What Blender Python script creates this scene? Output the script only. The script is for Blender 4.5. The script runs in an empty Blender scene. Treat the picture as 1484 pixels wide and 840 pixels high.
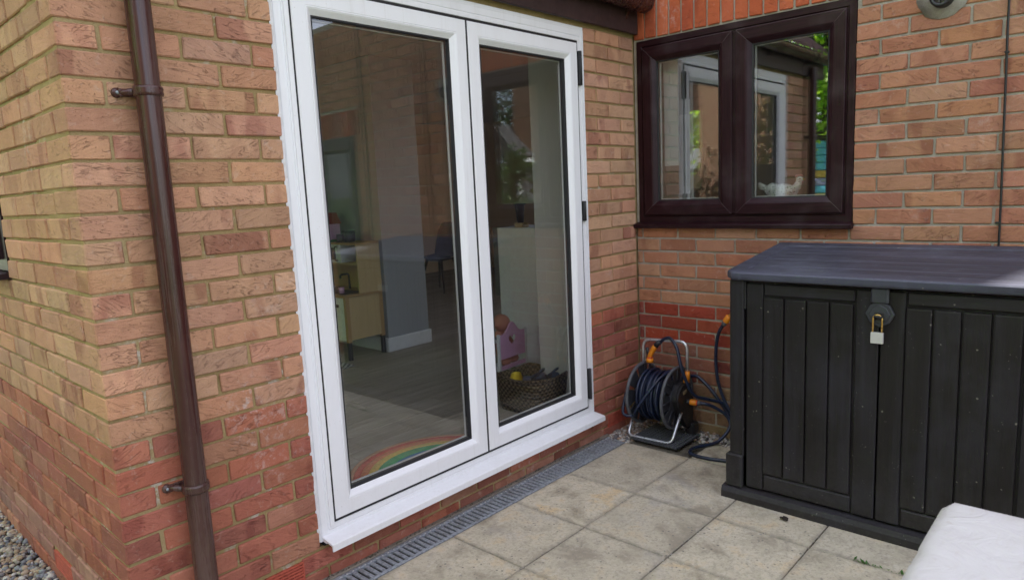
import bpy, bmesh, math, random
from mathutils import Vector, Matrix, noise
random.seed(7)
PI = math.pi
S = bpy.context.scene
COL = S.collection
R = math.radians

# ---------------------------------------------------------------- camera
cam_d = bpy.data.cameras.new('camera'); cam = bpy.data.objects.new('camera', cam_d); COL.objects.link(cam)
cam.location = (-3.46318, -2.17116, 1.41267)
cam.rotation_mode = 'XYZ'
cam.rotation_euler = (1.42441985, 0.0469396, -0.833445883)
cam_d.sensor_width = 36.0
cam_d.lens = 991.5946 / 1484 * 36.0
cam_d.clip_start = 0.02; cam_d.clip_end = 2000
cam_d.dof.use_dof = True; cam_d.dof.focus_distance = 2.35; cam_d.dof.aperture_fstop = 4.5
S.camera = cam

# ---------------------------------------------------------------- light
SUN_DIR = Vector((0.20, 1.0, 1.0)).normalized()
SUN_EL = math.asin(SUN_DIR.z); SUN_ROT = math.atan2(SUN_DIR.x, SUN_DIR.y)
world = bpy.data.worlds.new('World'); S.world = world; world.use_nodes = True
wn = world.node_tree; wn.nodes.clear()
w_out = wn.nodes.new('ShaderNodeOutputWorld'); w_bg = wn.nodes.new('ShaderNodeBackground')
sky = wn.nodes.new('ShaderNodeTexSky'); sky.sky_type = 'NISHITA'; sky.sun_disc = False
sky.sun_elevation = SUN_EL; sky.sun_rotation = SUN_ROT
sky.air_density = 1.0; sky.dust_density = 2.0; sky.ozone_density = 1.0
w_tc = wn.nodes.new('ShaderNodeTexCoord')
w_no = wn.nodes.new('ShaderNodeTexNoise'); w_no.inputs['Scale'].default_value = 2.2; w_no.inputs['Detail'].default_value = 7
w_rp = wn.nodes.new('ShaderNodeMapRange'); w_rp.inputs[1].default_value = 0.34; w_rp.inputs[2].default_value = 0.56
w_rp.inputs[3].default_value = 0.25; w_rp.inputs[4].default_value = 0.95
w_mx = wn.nodes.new('ShaderNodeMix'); w_mx.data_type = 'RGBA'
w_mx.inputs[7].default_value = (3.45, 3.40, 3.82, 1)
wn.links.new(w_tc.outputs['Generated'], w_no.inputs['Vector'])
wn.links.new(w_no.outputs['Fac'], w_rp.inputs[0]); wn.links.new(w_rp.outputs[0], w_mx.inputs[0])
wn.links.new(sky.outputs[0], w_mx.inputs[6]); wn.links.new(w_mx.outputs[2], w_bg.inputs['Color'])
w_bg.inputs['Strength'].default_value = 0.10
wn.links.new(w_bg.outputs[0], w_out.inputs[0])
sun_d = bpy.data.lights.new('sun', 'SUN'); sun_d.energy = 5.0; sun_d.angle = R(0.5); sun_d.color = (1, 0.94, 0.86)
sun = bpy.data.objects.new('sun', sun_d); COL.objects.link(sun)
sun.rotation_euler = SUN_DIR.to_track_quat('Z', 'Y').to_euler(); sun.location = (0, 0, 12)
S.view_settings.view_transform = 'Standard'; S.view_settings.look = 'None'
S.view_settings.exposure = 2.63; S.view_settings.gamma = 1.0
S.cycles.use_denoising = True
S.cycles.max_bounces = 8; S.cycles.transparent_max_bounces = 16; S.cycles.diffuse_bounces = 4
S.cycles.sample_clamp_indirect = 6

# ---------------------------------------------------------------- materials
class MT:
    """tiny node helper"""
    def __init__(s, name, rough=0.6, spec=0.5, metal=0.0, color=(.5, .5, .5)):
        s.m = bpy.data.materials.new(name); s.m.use_nodes = True
        s.nt = s.m.node_tree; s.b = s.nt.nodes['Principled BSDF']
        s.b.inputs['Roughness'].default_value = rough; s.b.inputs['Metallic'].default_value = metal
        s.b.inputs['Specular IOR Level'].default_value = spec
        s.b.inputs['Base Color'].default_value = (*color, 1)
        s._tc = None
    def n(s, t, **k):
        nd = s.nt.nodes.new('ShaderNode' + t)
        for a, v in k.items(): setattr(nd, a, v)
        return nd
    def l(s, a, b): s.nt.links.new(a, b)
    def set(s, sock, v):
        if isinstance(v, bpy.types.NodeSocket): s.l(v, sock)
        elif isinstance(v, (tuple, list)) and len(v) == 3 and sock.type == 'RGBA': sock.default_value = (*v, 1)
        else: sock.default_value = v
    def tc(s, w='Object'):
        if s._tc is None: s._tc = s.n('TexCoord')
        return s._tc.outputs[w]
    def rnd(s):
        return s.n('ObjectInfo').outputs['Random']
    def ocol(s): return s.n('ObjectInfo').outputs['Color']
    def math(s, op, a, b=0.0, c=None, clamp=False):
        nd = s.n('Math', operation=op, use_clamp=clamp); s.set(nd.inputs[0], a); s.set(nd.inputs[1], b)
        if c is not None: s.set(nd.inputs[2], c)
        return nd.outputs[0]
    def vmath(s, op, a, b=(0, 0, 0)):
        nd = s.n('VectorMath', operation=op); s.set(nd.inputs[0], a)
        if op == 'SCALE': s.set(nd.inputs['Scale'], b)
        else: s.set(nd.inputs[1], b)
        return nd.outputs[0]
    def comb(s, x, y, z):
        nd = s.n('CombineXYZ'); s.set(nd.inputs[0], x); s.set(nd.inputs[1], y); s.set(nd.inputs[2], z); return nd.outputs[0]
    def mp(s, v, scale=(1, 1, 1), rot=(0, 0, 0), loc=(0, 0, 0)):
        nd = s.n('Mapping'); s.set(nd.inputs[0], v); s.set(nd.inputs[1], loc); s.set(nd.inputs[2], rot); s.set(nd.inputs[3], scale); return nd.outputs[0]
    def noise(s, v, scale, detail=3, rough=0.55, dist=0.0, out='Fac'):
        nd = s.n('TexNoise'); s.set(nd.inputs['Vector'], v); s.set(nd.inputs['Scale'], scale); s.set(nd.inputs['Detail'], detail)
        s.set(nd.inputs['Roughness'], rough); s.set(nd.inputs['Distortion'], dist); return nd.outputs[out]
    def vor(s, v, scale, feature='F1', out='Distance', rand=1.0):
        nd = s.n('TexVoronoi', feature=feature); s.set(nd.inputs['Vector'], v); s.set(nd.inputs['Scale'], scale); s.set(nd.inputs['Randomness'], rand)
        return nd.outputs[out]
    def rng(s, v, a, b, c=0.0, d=1.0):
        nd = s.n('MapRange'); s.set(nd.inputs[0], v)
        for i, q in enumerate((a, b, c, d)): s.set(nd.inputs[i + 1], q)
        return nd.outputs[0]
    def mix(s, f, a, b, mode='MIX'):
        nd = s.n('Mix', data_type='RGBA', blend_type=mode); s.set(nd.inputs[0], f); s.set(nd.inputs[6], a); s.set(nd.inputs[7], b)
        return nd.outputs[2]
    def ramp(s, f, stops):
        nd = s.n('ValToRGB'); s.set(nd.inputs[0], f); cr = nd.color_ramp
        while len(cr.elements) < len(stops): cr.elements.new(0.5)
        for e, (p, c) in zip(cr.elements, stops): e.position = p; e.color = (*c, 1)
        return nd.outputs[0]
    def color(s, c): s.set(s.b.inputs['Base Color'], c); return s
    def rough(s, c): s.set(s.b.inputs['Roughness'], c); return s
    def bump(s, h, dist=0.003, strength=1.0):
        nd = s.n('Bump'); s.set(nd.inputs['Height'], h); nd.inputs['Distance'].default_value = dist; nd.inputs['Strength'].default_value = strength
        s.l(nd.outputs[0], s.b.inputs['Normal']); return s

def mat_brick():
    t = MT('brick_face', rough=0.9, spec=0.25)
    r = t.rnd(); off = t.vmath('SCALE', t.comb(1.0, 0.73, 1.37), t.math('MULTIPLY', r, 61.0))
    p = t.vmath('ADD', t.tc(), off)
    # kiln kiss marks: darker bands across the length
    band = t.noise(t.mp(p, (11, 3, 4)), 1.0, 1.5)
    band = t.rng(band, 0.52, 0.60)
    band = t.math('MULTIPLY', band, t.rng(t.math('FRACT', t.math('MULTIPLY', r, 7.3)), 0.15, 0.95, 0.05, 0.68))
    c = t.mix(band, t.ocol(), t.mix(1.0, t.ocol(), (0.60, 0.47, 0.50), 'MULTIPLY'))
    big = t.noise(p, 14, 4, 0.6)
    c = t.mix(t.rng(big, 0.3, 0.72, 0, 0.6), c, t.mix(1.0, c, (1.22, 1.24, 1.20), 'MULTIPLY'))
    fine = t.noise(p, 260, 4, 0.7)
    c = t.mix(t.rng(fine, 0.35, 0.7, 0.0, 0.45), c, t.mix(1.0, c, (0.62, 0.6, 0.6), 'MULTIPLY'))
    # drag-wire creases
    ang = t.math('MULTIPLY_ADD', t.math('FRACT', t.math('MULTIPLY', r, 13.7)), 1.3, -0.65)
    rn = t.n('VectorRotate', rotation_type='Y_AXIS'); t.l(p, rn.inputs['Vector']); t.l(ang, rn.inputs['Angle'])
    q = t.mp(rn.outputs[0], (13, 20, 62))
    n1 = t.noise(q, 1.0, 2.5, 0.55, 1.1)
    ridge = t.math('ABSOLUTE', t.math('SUBTRACT', n1, 0.5))
    crease = t.rng(ridge, 0.0, 0.017, 1.0, 0.0)
    mask = t.rng(t.noise(p, 24, 1.5), 0.44, 0.56)
    crease = t.math('MULTIPLY', t.math('MULTIPLY', crease, mask), t.rng(t.math('FRACT', t.math('MULTIPLY', r, 3.9)), 0.1, 0.8, 0.25, 1.0))
    c = t.mix(t.math('MULTIPLY', crease, 0.34), c, t.mix(1.0, c, (0.30, 0.26, 0.25), 'MULTIPLY'))
    pits = t.rng(t.vor(t.vmath('ADD', p, t.vmath('SCALE', t.noise(p, 120, 2, out='Color'), 0.004)), 170), 0.10, 0.24, 1.0, 0.0)
    pits = t.math('MULTIPLY', pits, t.rng(t.noise(p, 55, 2), 0.48, 0.58))
    c = t.mix(t.math('MULTIPLY', pits, 0.5), c, t.mix(1.0, c, (0.35, 0.32, 0.30), 'MULTIPLY'))
    soot = t.rng(t.noise(t.n('NewGeometry').outputs['Position'], 1.7, 4, 0.6), 0.45, 0.75, 0, 0.30)
    c = t.mix(soot, c, t.mix(1.0, c, (0.62, 0.60, 0.58), 'MULTIPLY'))
    # lime bloom here and there
    wp = t.tc('Generated')
    geo = t.n('NewGeometry').outputs['Position']
    bl = t.math('MULTIPLY', t.rng(t.noise(geo, 2.3, 3), 0.60, 0.74), t.rng(t.noise(geo, 33, 5, 0.7), 0.50, 0.62))
    c = t.mix(t.math('MULTIPLY', bl, 0.55), c, (0.62, 0.56, 0.52))
    pale = t.rng(t.noise(p, 40, 3, 0.6, 0.8), 0.6, 0.72, 0, 0.28)
    c = t.mix(pale, c, (0.55, 0.42, 0.34))
    t.color(c)
    h = t.math('ADD', t.math('MULTIPLY', t.math('ADD', crease, pits), -1.0), t.math('MULTIPLY', fine, 0.55))
    h = t.math('ADD', h, t.math('MULTIPLY', t.noise(q, 1.0, 4, 0.6, 1.1), 1.1))
    t.bump(h, 0.0042, 0.9)
    return t.m
def mat_mortar():
    t = MT('sand_mortar', rough=0.95, spec=0.15)
    p = t.n('NewGeometry').outputs['Position']
    c = t.mix(t.rng(t.noise(p, 9, 4, 0.6), 0.3, 0.7), t.mix(1.0, t.ocol(), (0.68, 0.66, 0.6), 'MULTIPLY'), t.ocol())
    c = t.mix(t.rng(t.noise(p, 220, 3, 0.7), 0.4, 0.7, 0, 0.5), c, t.mix(1.0, c, (0.6, 0.58, 0.55), 'MULTIPLY'))
    bl = t.math('MULTIPLY', t.rng(t.noise(p, 3.1, 3), 0.56, 0.70), t.rng(t.noise(p, 30, 4, 0.7), 0.50, 0.62))
    c = t.mix(t.math('MULTIPLY', bl, 0.7), c, (0.68, 0.66, 0.64))
    t.color(c); t.bump(t.math('ADD', t.noise(p, 190, 4, 0.7), t.noise(p, 40, 3)), 0.004, 0.8)
    return t.m
def mat_slab():
    t = MT('weathered_slab', rough=0.88, spec=0.3)
    r = t.rnd(); geo = t.n('NewGeometry').outputs['Position']
    p = t.vmath('ADD', t.tc(), t.vmath('SCALE', t.comb(1.0, 0.6, 0.3), t.math('MULTIPLY', r, 40.0)))
    c = t.ramp(t.noise(p, 5.5, 6, 0.65, 0.4), [(0.34, (0.22, 0.18, 0.125)), (0.44, (0.41, 0.36, 0.265)), (0.55, (0.54, 0.48, 0.365)), (0.66, (0.56, 0.43, 0.26))])
    c = t.mix(t.rng(r, 0, 1, 0, 0.5), c, (0.50, 0.46, 0.37))
    c = t.mix(t.rng(t.math('FRACT', t.math('MULTIPLY', r, 5.7)), 0, 1, 0, 0.4), c, t.mix(1.0, c, (0.72, 0.70, 0.66), 'MULTIPLY'))
    # pitted riven marks
    pit = t.noise(p, 70, 5, 0.75)
    c = t.mix(t.rng(pit, 0.48, 0.64, 0, 0.6), c, (0.25, 0.225, 0.18))
    c = t.mix(t.rng(t.noise(p, 28, 4, 0.7, 1.2), 0.55, 0.68, 0, 0.4), c, (0.56, 0.52, 0.43))
    # lichen spots and drifts of grime
    v = t.vor(p, 34); dens = t.rng(t.noise(geo, 2.6, 3), 0.40, 0.56)
    sp = t.math('MULTIPLY', t.rng(t.math('ADD', v, t.math('MULTIPLY', t.noise(p, 60, 2), 0.25)), 0.22, 0.30, 1, 0), dens)
    c = t.mix(t.math('MULTIPLY', sp, 0.8), c, (0.13, 0.125, 0.11))
    v2 = t.vor(p, 17)
    c = t.mix(t.math('MULTIPLY', t.rng(v2, 0.07, 0.12, 0.5, 0), dens), c, (0.16, 0.16, 0.17))
    c = t.mix(t.rng(t.noise(geo, 3.7, 5, 0.6, 0.6), 0.58, 0.72, 0, 0.35), c, (0.33, 0.33, 0.34))
    # dirt towards the joints
    bx = t.n('SeparateXYZ'); t.l(t.tc('Generated'), bx.inputs[0])
    ex = t.math('MINIMUM', bx.outputs[0], t.math('SUBTRACT', 1.0, bx.outputs[0]))
    ey = t.math('MINIMUM', bx.outputs[1], t.math('SUBTRACT', 1.0, bx.outputs[1]))
    e = t.math('ADD', t.math('MINIMUM', ex, ey), t.math('MULTIPLY', t.math('SUBTRACT', t.noise(p, 26, 4, 0.7), 0.5), 0.12))
    c = t.mix(t.rng(e, -0.035, 0.05, 0.85, 0), c, (0.19, 0.175, 0.14))
    t.color(c)
    t.bump(t.math('ADD', t.math('MULTIPLY', t.noise(p, 16, 5, 0.6, 0.8), 1.4), t.math('MULTIPLY', pit, 0.5)), 0.004, 0.8)
    return t.m
def mat_simple(name, color, rough=0.5, metal=0.0, spec=0.5, var=0.0, scale=20, bump=0.0, bscale=150):
    t = MT(name, rough, spec, metal, color)
    if var:
        n = t.noise(t.tc(), scale, 4, 0.6)
        lo = tuple(max(0, q * (1 - var)) for q in color); hi = tuple(min(1, q * (1 + var)) for q in color)
        t.color(t.mix(t.rng(n, 0.3, 0.7), lo, hi))
        t.rough(t.rng(t.noise(t.tc(), scale * 2.3, 3), 0.3, 0.7, max(0.02, rough - 0.08), min(1, rough + 0.1)))
    if bump: t.bump(t.noise(t.tc(), bscale, 3, 0.6), bump, 0.7)
    return t.m
def mat_upvc():
    t = MT('white_upvc', 0.34, 0.45, 0, (0.80, 0.81, 0.83))
    g = t.n('NewGeometry').outputs['Position']
    d = t.rng(t.noise(t.mp(g, (9, 9, 1.6)), 1.0, 5, 0.65), 0.5, 0.8, 0, 0.22)
    c = t.mix(d, (0.80, 0.81, 0.83), (0.60, 0.585, 0.55))
    c = t.mix(t.rng(t.noise(g, 150, 2), 0.70, 0.76, 0, 0.35), c, (0.42, 0.38, 0.32))
    sz = t.n('SeparateXYZ'); t.l(g, sz.inputs[0])
    low = t.rng(t.math('ADD', sz.outputs[2], t.math('MULTIPLY', t.noise(g, 5, 4, 0.7), 0.25)), 0.22, 0.48, 1, 0)
    c = t.mix(t.math('MULTIPLY', low, t.rng(t.noise(g, 70, 5, 0.75), 0.42, 0.70, 0, 0.10)), c, (0.36, 0.32, 0.25))
    c = t.mix(t.rng(t.noise(t.mp(g, (60, 60, 2.2)), 1.0, 4, 0.7), 0.56, 0.74, 0, 0.20), c, (0.50, 0.48, 0.44))
    t.color(c); t.bump(t.noise(g, 6, 1), 0.0004, 0.3)
    return t.m
def mat_grain(name, base, dark, rough=0.42):
    """foiled plastic with woodgrain that runs along U"""
    t = MT(name, rough, 0.22)
    uv = t.mp(t.tc('UV'), (5, 140, 1))
    n = t.noise(uv, 1.0, 5, 0.65, 0.4)
    g = t.n('NewGeometry').outputs['Position']
    c = t.mix(t.rng(n, 0.35, 0.65), dark, base)
    c = t.mix(t.rng(t.noise(g, 6, 4), 0.5, 0.75, 0, 0.12), c, (0.20, 0.17, 0.17))
    t.color(c); t.bump(n, 0.0008, 0.6)
    return t.m
def mat_bin(name, base, hi, axis, gscale=1.0, speck=0.0, bloom=0.35):
    t = MT(name, 0.52, 0.30)
    p = t.tc(); r = t.rnd(); p2 = t.vmath('ADD', p, t.vmath('SCALE', t.comb(1, .7, .4), t.math('MULTIPLY', r, 9.0)))
    sc = {'z': (75, 75, 4), 'y': (75, 3.5, 75)}[axis]
    n = t.noise(t.mp(p2, tuple(q * gscale for q in sc)), 1.0, 5, 0.7, 1.2)
    w = t.noise(t.mp(p2, tuple(q * 0.16 for q in sc)), 1.0, 3, 0.6, 0.6)
    c = t.mix(t.rng(n, 0.36, 0.62), tuple(q * 0.82 for q in base), base)
    c = t.mix(t.rng(w, 0.5, 0.72, 0, bloom), c, hi)
    g = t.n('NewGeometry').outputs['Position']
    c = t.mix(t.rng(t.noise(g, 4.2, 4, 0.6), 0.50, 0.72, 0, bloom), c, hi)
    if speck:
        wob = t.vmath('ADD', g, t.vmath('SCALE', t.noise(g, 90, 2, out='Color'), 0.006))
        v = t.rng(t.vor(wob, 26), 0.085, 0.12, 1, 0)
        d = t.rng(t.noise(g, 17, 2), 0.54, 0.58)
        c = t.mix(t.math('MULTIPLY', t.math('MULTIPLY', v, d), speck), c, (0.42, 0.40, 0.33))
        v = t.rng(t.vor(wob, 75), 0.10, 0.15, 1, 0)
        d = t.rng(t.noise(g, 11, 2), 0.56, 0.62)
        c = t.mix(t.math('MULTIPLY', t.math('MULTIPLY', v, d), speck * 0.8), c, (0.34, 0.33, 0.29))
    sz = t.n('SeparateXYZ'); t.l(g, sz.inputs[0])
    low = t.rng(t.math('ADD', sz.outputs[2], t.math('MULTIPLY', t.noise(g, 6, 4, 0.7), 0.5)), 0.22, 0.60, 0.5, 0)
    c = t.mix(t.math('MULTIPLY', low, t.rng(t.noise(g, 60, 4, 0.75), 0.35, 0.65, 0.25, 1)), c, (0.062, 0.057, 0.055))
    c = t.mix(t.rng(t.noise(t.mp(g, (14, 14, 1.5)), 1.0, 4, 0.7), 0.56, 0.76, 0, 0.35), c, tuple(q * 1.5 for q in hi))
    t.color(c); t.rough(t.rng(n, 0.3, 0.7, 0.62, 0.42)); t.bump(n, 0.0014, 0.9)
    return t.m
def mat_glass(name, f0=0.085, tint=(0.80, 0.83, 0.82)):
    m = bpy.data.materials.new(name); m.use_nodes = True; nt = m.node_tree; nt.nodes.clear()
    o = nt.nodes.new('ShaderNodeOutputMaterial'); mx = nt.nodes.new('ShaderNodeMixShader')
    tr = nt.nodes.new('ShaderNodeBsdfTransparent'); gl = nt.nodes.new('ShaderNodeBsdfGlossy')
    tr.inputs[0].default_value = (*tint, 1); gl.inputs['Roughness'].default_value = 0.0; gl.inputs[0].default_value = (0.93, 0.96, 1, 1)
    lw = nt.nodes.new('ShaderNodeLayerWeight'); lw.inputs[0].default_value = 0.5
    pw = nt.nodes.new('ShaderNodeMath'); pw.operation = 'POWER'; pw.inputs[1].default_value = 4.0
    mr = nt.nodes.new('ShaderNodeMapRange'); mr.inputs[3].default_value = f0; mr.inputs[4].default_value = 1.0
    nt.links.new(lw.outputs['Facing'], pw.inputs[0]); nt.links.new(pw.outputs[0], mr.inputs[0])
    nt.links.new(mr.outputs[0], mx.inputs[0]); nt.links.new(tr.outputs[0], mx.inputs[1]); nt.links.new(gl.outputs[0], mx.inputs[2])
    # faint waviness and dust
    tc = nt.nodes.new('ShaderNodeTexCoord'); no = nt.nodes.new('ShaderNodeTexNoise'); no.inputs['Scale'].default_value = 2.5; no.inputs['Detail'].default_value = 0
    bp = nt.nodes.new('ShaderNodeBump'); bp.inputs['Distance'].default_value = 0.0007; bp.inputs['Strength'].default_value = 0.5
    nt.links.new(tc.outputs['Object'], no.inputs['Vector']); nt.links.new(no.outputs['Fac'], bp.inputs['Height']); nt.links.new(bp.outputs[0], gl.inputs['Normal'])
    df = nt.nodes.new('ShaderNodeBsdfDiffuse'); df.inputs[0].default_value = (0.6, 0.6, 0.58, 1)
    m2 = nt.nodes.new('ShaderNodeMixShader'); n2 = nt.nodes.new('ShaderNodeTexNoise'); n2.inputs['Scale'].default_value = 60; n2.inputs['Detail'].default_value = 5
    r2 = nt.nodes.new('ShaderNodeMapRange'); r2.inputs[1].default_value = 0.5; r2.inputs[2].default_value = 0.8; r2.inputs[4].default_value = 0.016; r2.inputs[3].default_value = 0.0015
    nt.links.new(tc.outputs['Object'], n2.inputs['Vector']); nt.links.new(n2.outputs['Fac'], r2.inputs[0]); nt.links.new(r2.outputs[0], m2.inputs[0])
    nt.links.new(mx.outputs[0], m2.inputs[1]); nt.links.new(df.outputs[0], m2.inputs[2]); nt.links.new(m2.outputs[0], o.inputs[0])
    return m
def mat_galv(name='galvanised_steel', col=(0.29, 0.32, 0.355), rough=0.42):
    t = MT(name, rough, 0.5, 0.3, col)
    p = t.n('NewGeometry').outputs['Position']
    c = t.mix(t.rng(t.vor(p, 90, out='Distance'), 0.1, 0.7), tuple(q * 0.7 for q in col), tuple(min(1, q * 1.25) for q in col))
    c = t.mix(t.rng(t.noise(p, 14, 4, 0.7), 0.5, 0.72, 0, 0.55), c, (0.16, 0.15, 0.13))
    t.color(c); t.rough(t.rng(t.noise(p, 30, 3), 0.3, 0.7, rough - .1, rough + .2)); return t.m
def mat_wood(name, a, b, axis='x', rough=0.5, rnd=0.3):
    t = MT(name, rough, 0.4)
    p = t.vmath('ADD', t.tc(), t.vmath('SCALE', t.comb(1, 1.3, .7), t.math('MULTIPLY', t.rnd(), 30.0)))
    sc = {'x': (2.5, 40, 40), 'y': (40, 2.5, 40), 'z': (40, 40, 2.5)}[axis]
    n = t.noise(t.mp(p, sc), 1.0, 5, 0.65, 0.8)
    c = t.mix(t.rng(n, 0.3, 0.7), a, b)
    c = t.mix(t.math('MULTIPLY', t.rnd(), rnd), c, t.mix(1.0, c, (0.55, 0.52, 0.5), 'MULTIPLY'))
    t.color(c); t.bump(n, 0.0006, 0.5); return t.m
def mat_random_island(name, cols, rough=0.85, var=0.2):
    t = MT(name, rough, 0.35)
    ri = t.n('NewGeometry').outputs['Random Per Island']
    nd = t.n('ValToRGB'); t.l(ri, nd.inputs[0]); cr = nd.color_ramp; cr.interpolation = 'CONSTANT'
    while len(cr.elements) < len(cols): cr.elements.new(0.5)
    for i, e in enumerate(cr.elements): e.position = i / len(cols); e.color = (*cols[i], 1)
    p = t.n('NewGeometry').outputs['Position']
    c = t.mix(t.rng(t.noise(p, 120, 3), 0.3, 0.7, 0, var), nd.outputs[0], (0.1, 0.09, 0.08))
    t.color(c); return t.m
def mat_pvc():
    t = MT('brown_rainwater_plastic', 0.3, 0.5)
    g = t.n('NewGeometry').outputs['Position']
    c = t.mix(t.rng(t.noise(g, 6, 4, 0.6), 0.35, 0.7), (0.040, 0.012, 0.011), (0.062, 0.021, 0.018))
    st = t.rng(t.noise(t.mp(g, (55, 55, 2.0)), 1.0, 5, 0.7), 0.50, 0.74, 0, 0.5)
    c = t.mix(st, c, (0.13, 0.095, 0.085))
    c = t.mix(t.rng(t.noise(g, 95, 3, 0.7), 0.70, 0.76, 0, 0.35), c, (0.20, 0.17, 0.15))
    sz = t.n('SeparateXYZ'); t.l(g, sz.inputs[0])
    c = t.mix(t.math('MULTIPLY', t.rng(sz.outputs[2], 0.1, 0.9, 0.55, 0), t.noise(g, 30, 5, 0.7)), c, (0.17, 0.125, 0.10))
    t.color(c); t.rough(t.rng(st, 0, 0.5, 0.24, 0.55)); return t.m
def mat_leaf(name, a, b, trans=0.45):
    t = MT(name, 0.5, 0.4)
    ri = t.n('NewGeometry').outputs['Random Per Island']
    c = t.mix(ri, a, b); t.color(c)
    tr = t.n('BsdfTranslucent'); t.l(t.mix(1.0, c, (1.5, 1.6, 0.6), 'MULTIPLY'), tr.inputs[0])
    mx = t.n('MixShader'); mx.inputs[0].default_value = trans
    t.l(t.b.outputs[0], mx.inputs[1]); t.l(tr.outputs[0], mx.inputs[2]); t.l(mx.outputs[0], t.nt.nodes['Material Output'].inputs[0])
    return t.m

M = {}
M['brick'] = mat_brick(); M['mortar'] = mat_mortar(); M['slab'] = mat_slab(); M['upvc'] = mat_upvc()
M['brown'] = mat_grain('rosewood_foil', (0.026, 0.0065, 0.010), (0.010, 0.0025, 0.004), 0.42)
M['brown_pvc'] = mat_pvc()
M['fascia'] = mat_simple('dark_stained_fascia', (0.035, 0.018, 0.018), 0.55, var=0.25, scale=14)
M['gasket'] = mat_simple('black_rubber', (0.012, 0.012, 0.014), 0.6)
M['black'] = mat_simple('black_plastic', (0.018, 0.018, 0.02), 0.42, var=0.2, scale=30)
M['grey_plastic'] = mat_simple('grey_plastic', (0.085, 0.092, 0.105), 0.5, var=0.2, scale=25)
M['dark_plastic'] = mat_simple('dark_grey_plastic', (0.028, 0.031, 0.038), 0.5, var=0.25, scale=25)
M['orange'] = mat_simple('orange_plastic', (0.72, 0.24, 0.012), 0.42, var=0.1)
M['red_ring'] = mat_simple('red_plastic', (0.6, 0.07, 0.02), 0.4)
M['hose'] = mat_simple('navy_hose', (0.010, 0.018, 0.046), 0.34, var=0.35, scale=18)
M['alu'] = mat_simple('aluminium_tube', (0.62, 0.65, 0.69), 0.33, metal=0.85, var=0.12, scale=30)
M['galv'] = mat_galv(); M['steel_dark'] = mat_simple('dark_channel', (0.02, 0.02, 0.022), 0.7)  # near-black colour for the channel body below the bars
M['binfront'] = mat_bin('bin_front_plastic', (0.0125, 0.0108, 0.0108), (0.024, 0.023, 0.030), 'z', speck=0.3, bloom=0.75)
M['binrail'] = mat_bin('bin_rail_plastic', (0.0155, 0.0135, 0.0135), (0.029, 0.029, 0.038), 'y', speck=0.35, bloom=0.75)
M['binlid'] = mat_bin('bin_lid_plastic', (0.040, 0.042, 0.058), (0.078, 0.084, 0.118), 'y', 0.8, speck=0.25, bloom=0.75)  # base blue raised to stand in for the sky reflected on the lid
M['silver'] = mat_simple('padlock_silver', (0.60, 0.60, 0.59), 0.38, metal=0.4)
M['brass'] = mat_simple('brass_shackle', (0.62, 0.40, 0.12), 0.3, metal=0.9, var=0.3, scale=60)
M['terracotta'] = mat_simple('terracotta', (0.42, 0.085, 0.05), 0.85, var=0.2, scale=40, bump=0.001)
M['concrete'] = mat_simple('concrete', (0.21, 0.185, 0.15), 0.92, var=0.25, scale=22, bump=0.003, bscale=120)
M['soil'] = mat_simple('joint_dirt', (0.10, 0.088, 0.066), 0.95, var=0.4, scale=30, bump=0.006, bscale=160)
M['cable'] = mat_simple('black_cable', (0.01, 0.01, 0.011), 0.45)
M['seal'] = mat_simple('white_sealant', (0.72, 0.73, 0.76), 0.55, var=0.06)
M['mitre'] = mat_simple('mitre_weld', (0.10, 0.075, 0.075), 0.6)
M['glass'] = mat_glass('door_glass', 0.10, (0.95, 0.96, 0.95)); M['glassw'] = mat_glass('window_glass', 0.20, (0.85, 0.88, 0.86))
M['gravel'] = mat_random_island('gravel_stone', [(0.30, 0.27, 0.23), (0.16, 0.15, 0.15), (0.42, 0.37, 0.30), (0.09, 0.10, 0.12), (0.5, 0.48, 0.44), (0.33, 0.24, 0.16), (0.22, 0.23, 0.25), (0.40, 0.30, 0.22)])
M['shale'] = mat_random_island('corner_chippings', [(0.28, 0.25, 0.21), (0.40, 0.38, 0.35), (0.14, 0.13, 0.13), (0.30, 0.21, 0.15), (0.5, 0.48, 0.45)])
M['debris'] = mat_simple('dead_leaf', (0.02, 0.012, 0.008), 0.8)
M['weed'] = mat_leaf('weed_leaf', (0.05, 0.13, 0.03), (0.07, 0.17, 0.04))
M['leafA'] = mat_leaf('tree_leaf', (0.24, 0.40, 0.05), (0.40, 0.56, 0.09), 0.6); M['leafB'] = mat_leaf('hedge_leaf', (0.03, 0.075, 0.02), (0.06, 0.12, 0.03), 0.3)
M['bark'] = mat_simple('bark', (0.10, 0.075, 0.055), 0.9, var=0.4, scale=12, bump=0.01, bscale=30)
M['grass'] = mat_simple('lawn', (0.055, 0.10, 0.03), 0.9, var=0.4, scale=8, bump=0.01, bscale=90)
# interior
M['floor'] = mat_wood('floor_board', (0.26, 0.225, 0.185), (0.46, 0.41, 0.35), 'x', 0.5, 0.5)
M['iwall'] = mat_simple('interior_paint', (0.40, 0.39, 0.36), 0.8); M['tan'] = mat_simple('tan_paint', (0.78, 0.63, 0.43), 0.8)
M['white'] = mat_simple('white_gloss', (0.80, 0.84, 0.86), 0.3, var=0.03); M['greyside'] = mat_simple('grey_laminate', (0.09, 0.09, 0.095), 0.5)
M['birch'] = mat_wood('birch_plywood', (0.55, 0.40, 0.19), (0.62, 0.47, 0.24), 'z', 0.5, 0.0)
M['birchedge'] = mat_wood('birch_edge', (0.42, 0.26, 0.11), (0.50, 0.33, 0.15), 'z', 0.5, 0.0)
M['navy'] = mat_simple('navy_shell', (0.02, 0.025, 0.05), 0.4); M['darkwood'] = mat_simple('dark_wood', (0.035, 0.02, 0.012), 0.45)
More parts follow.
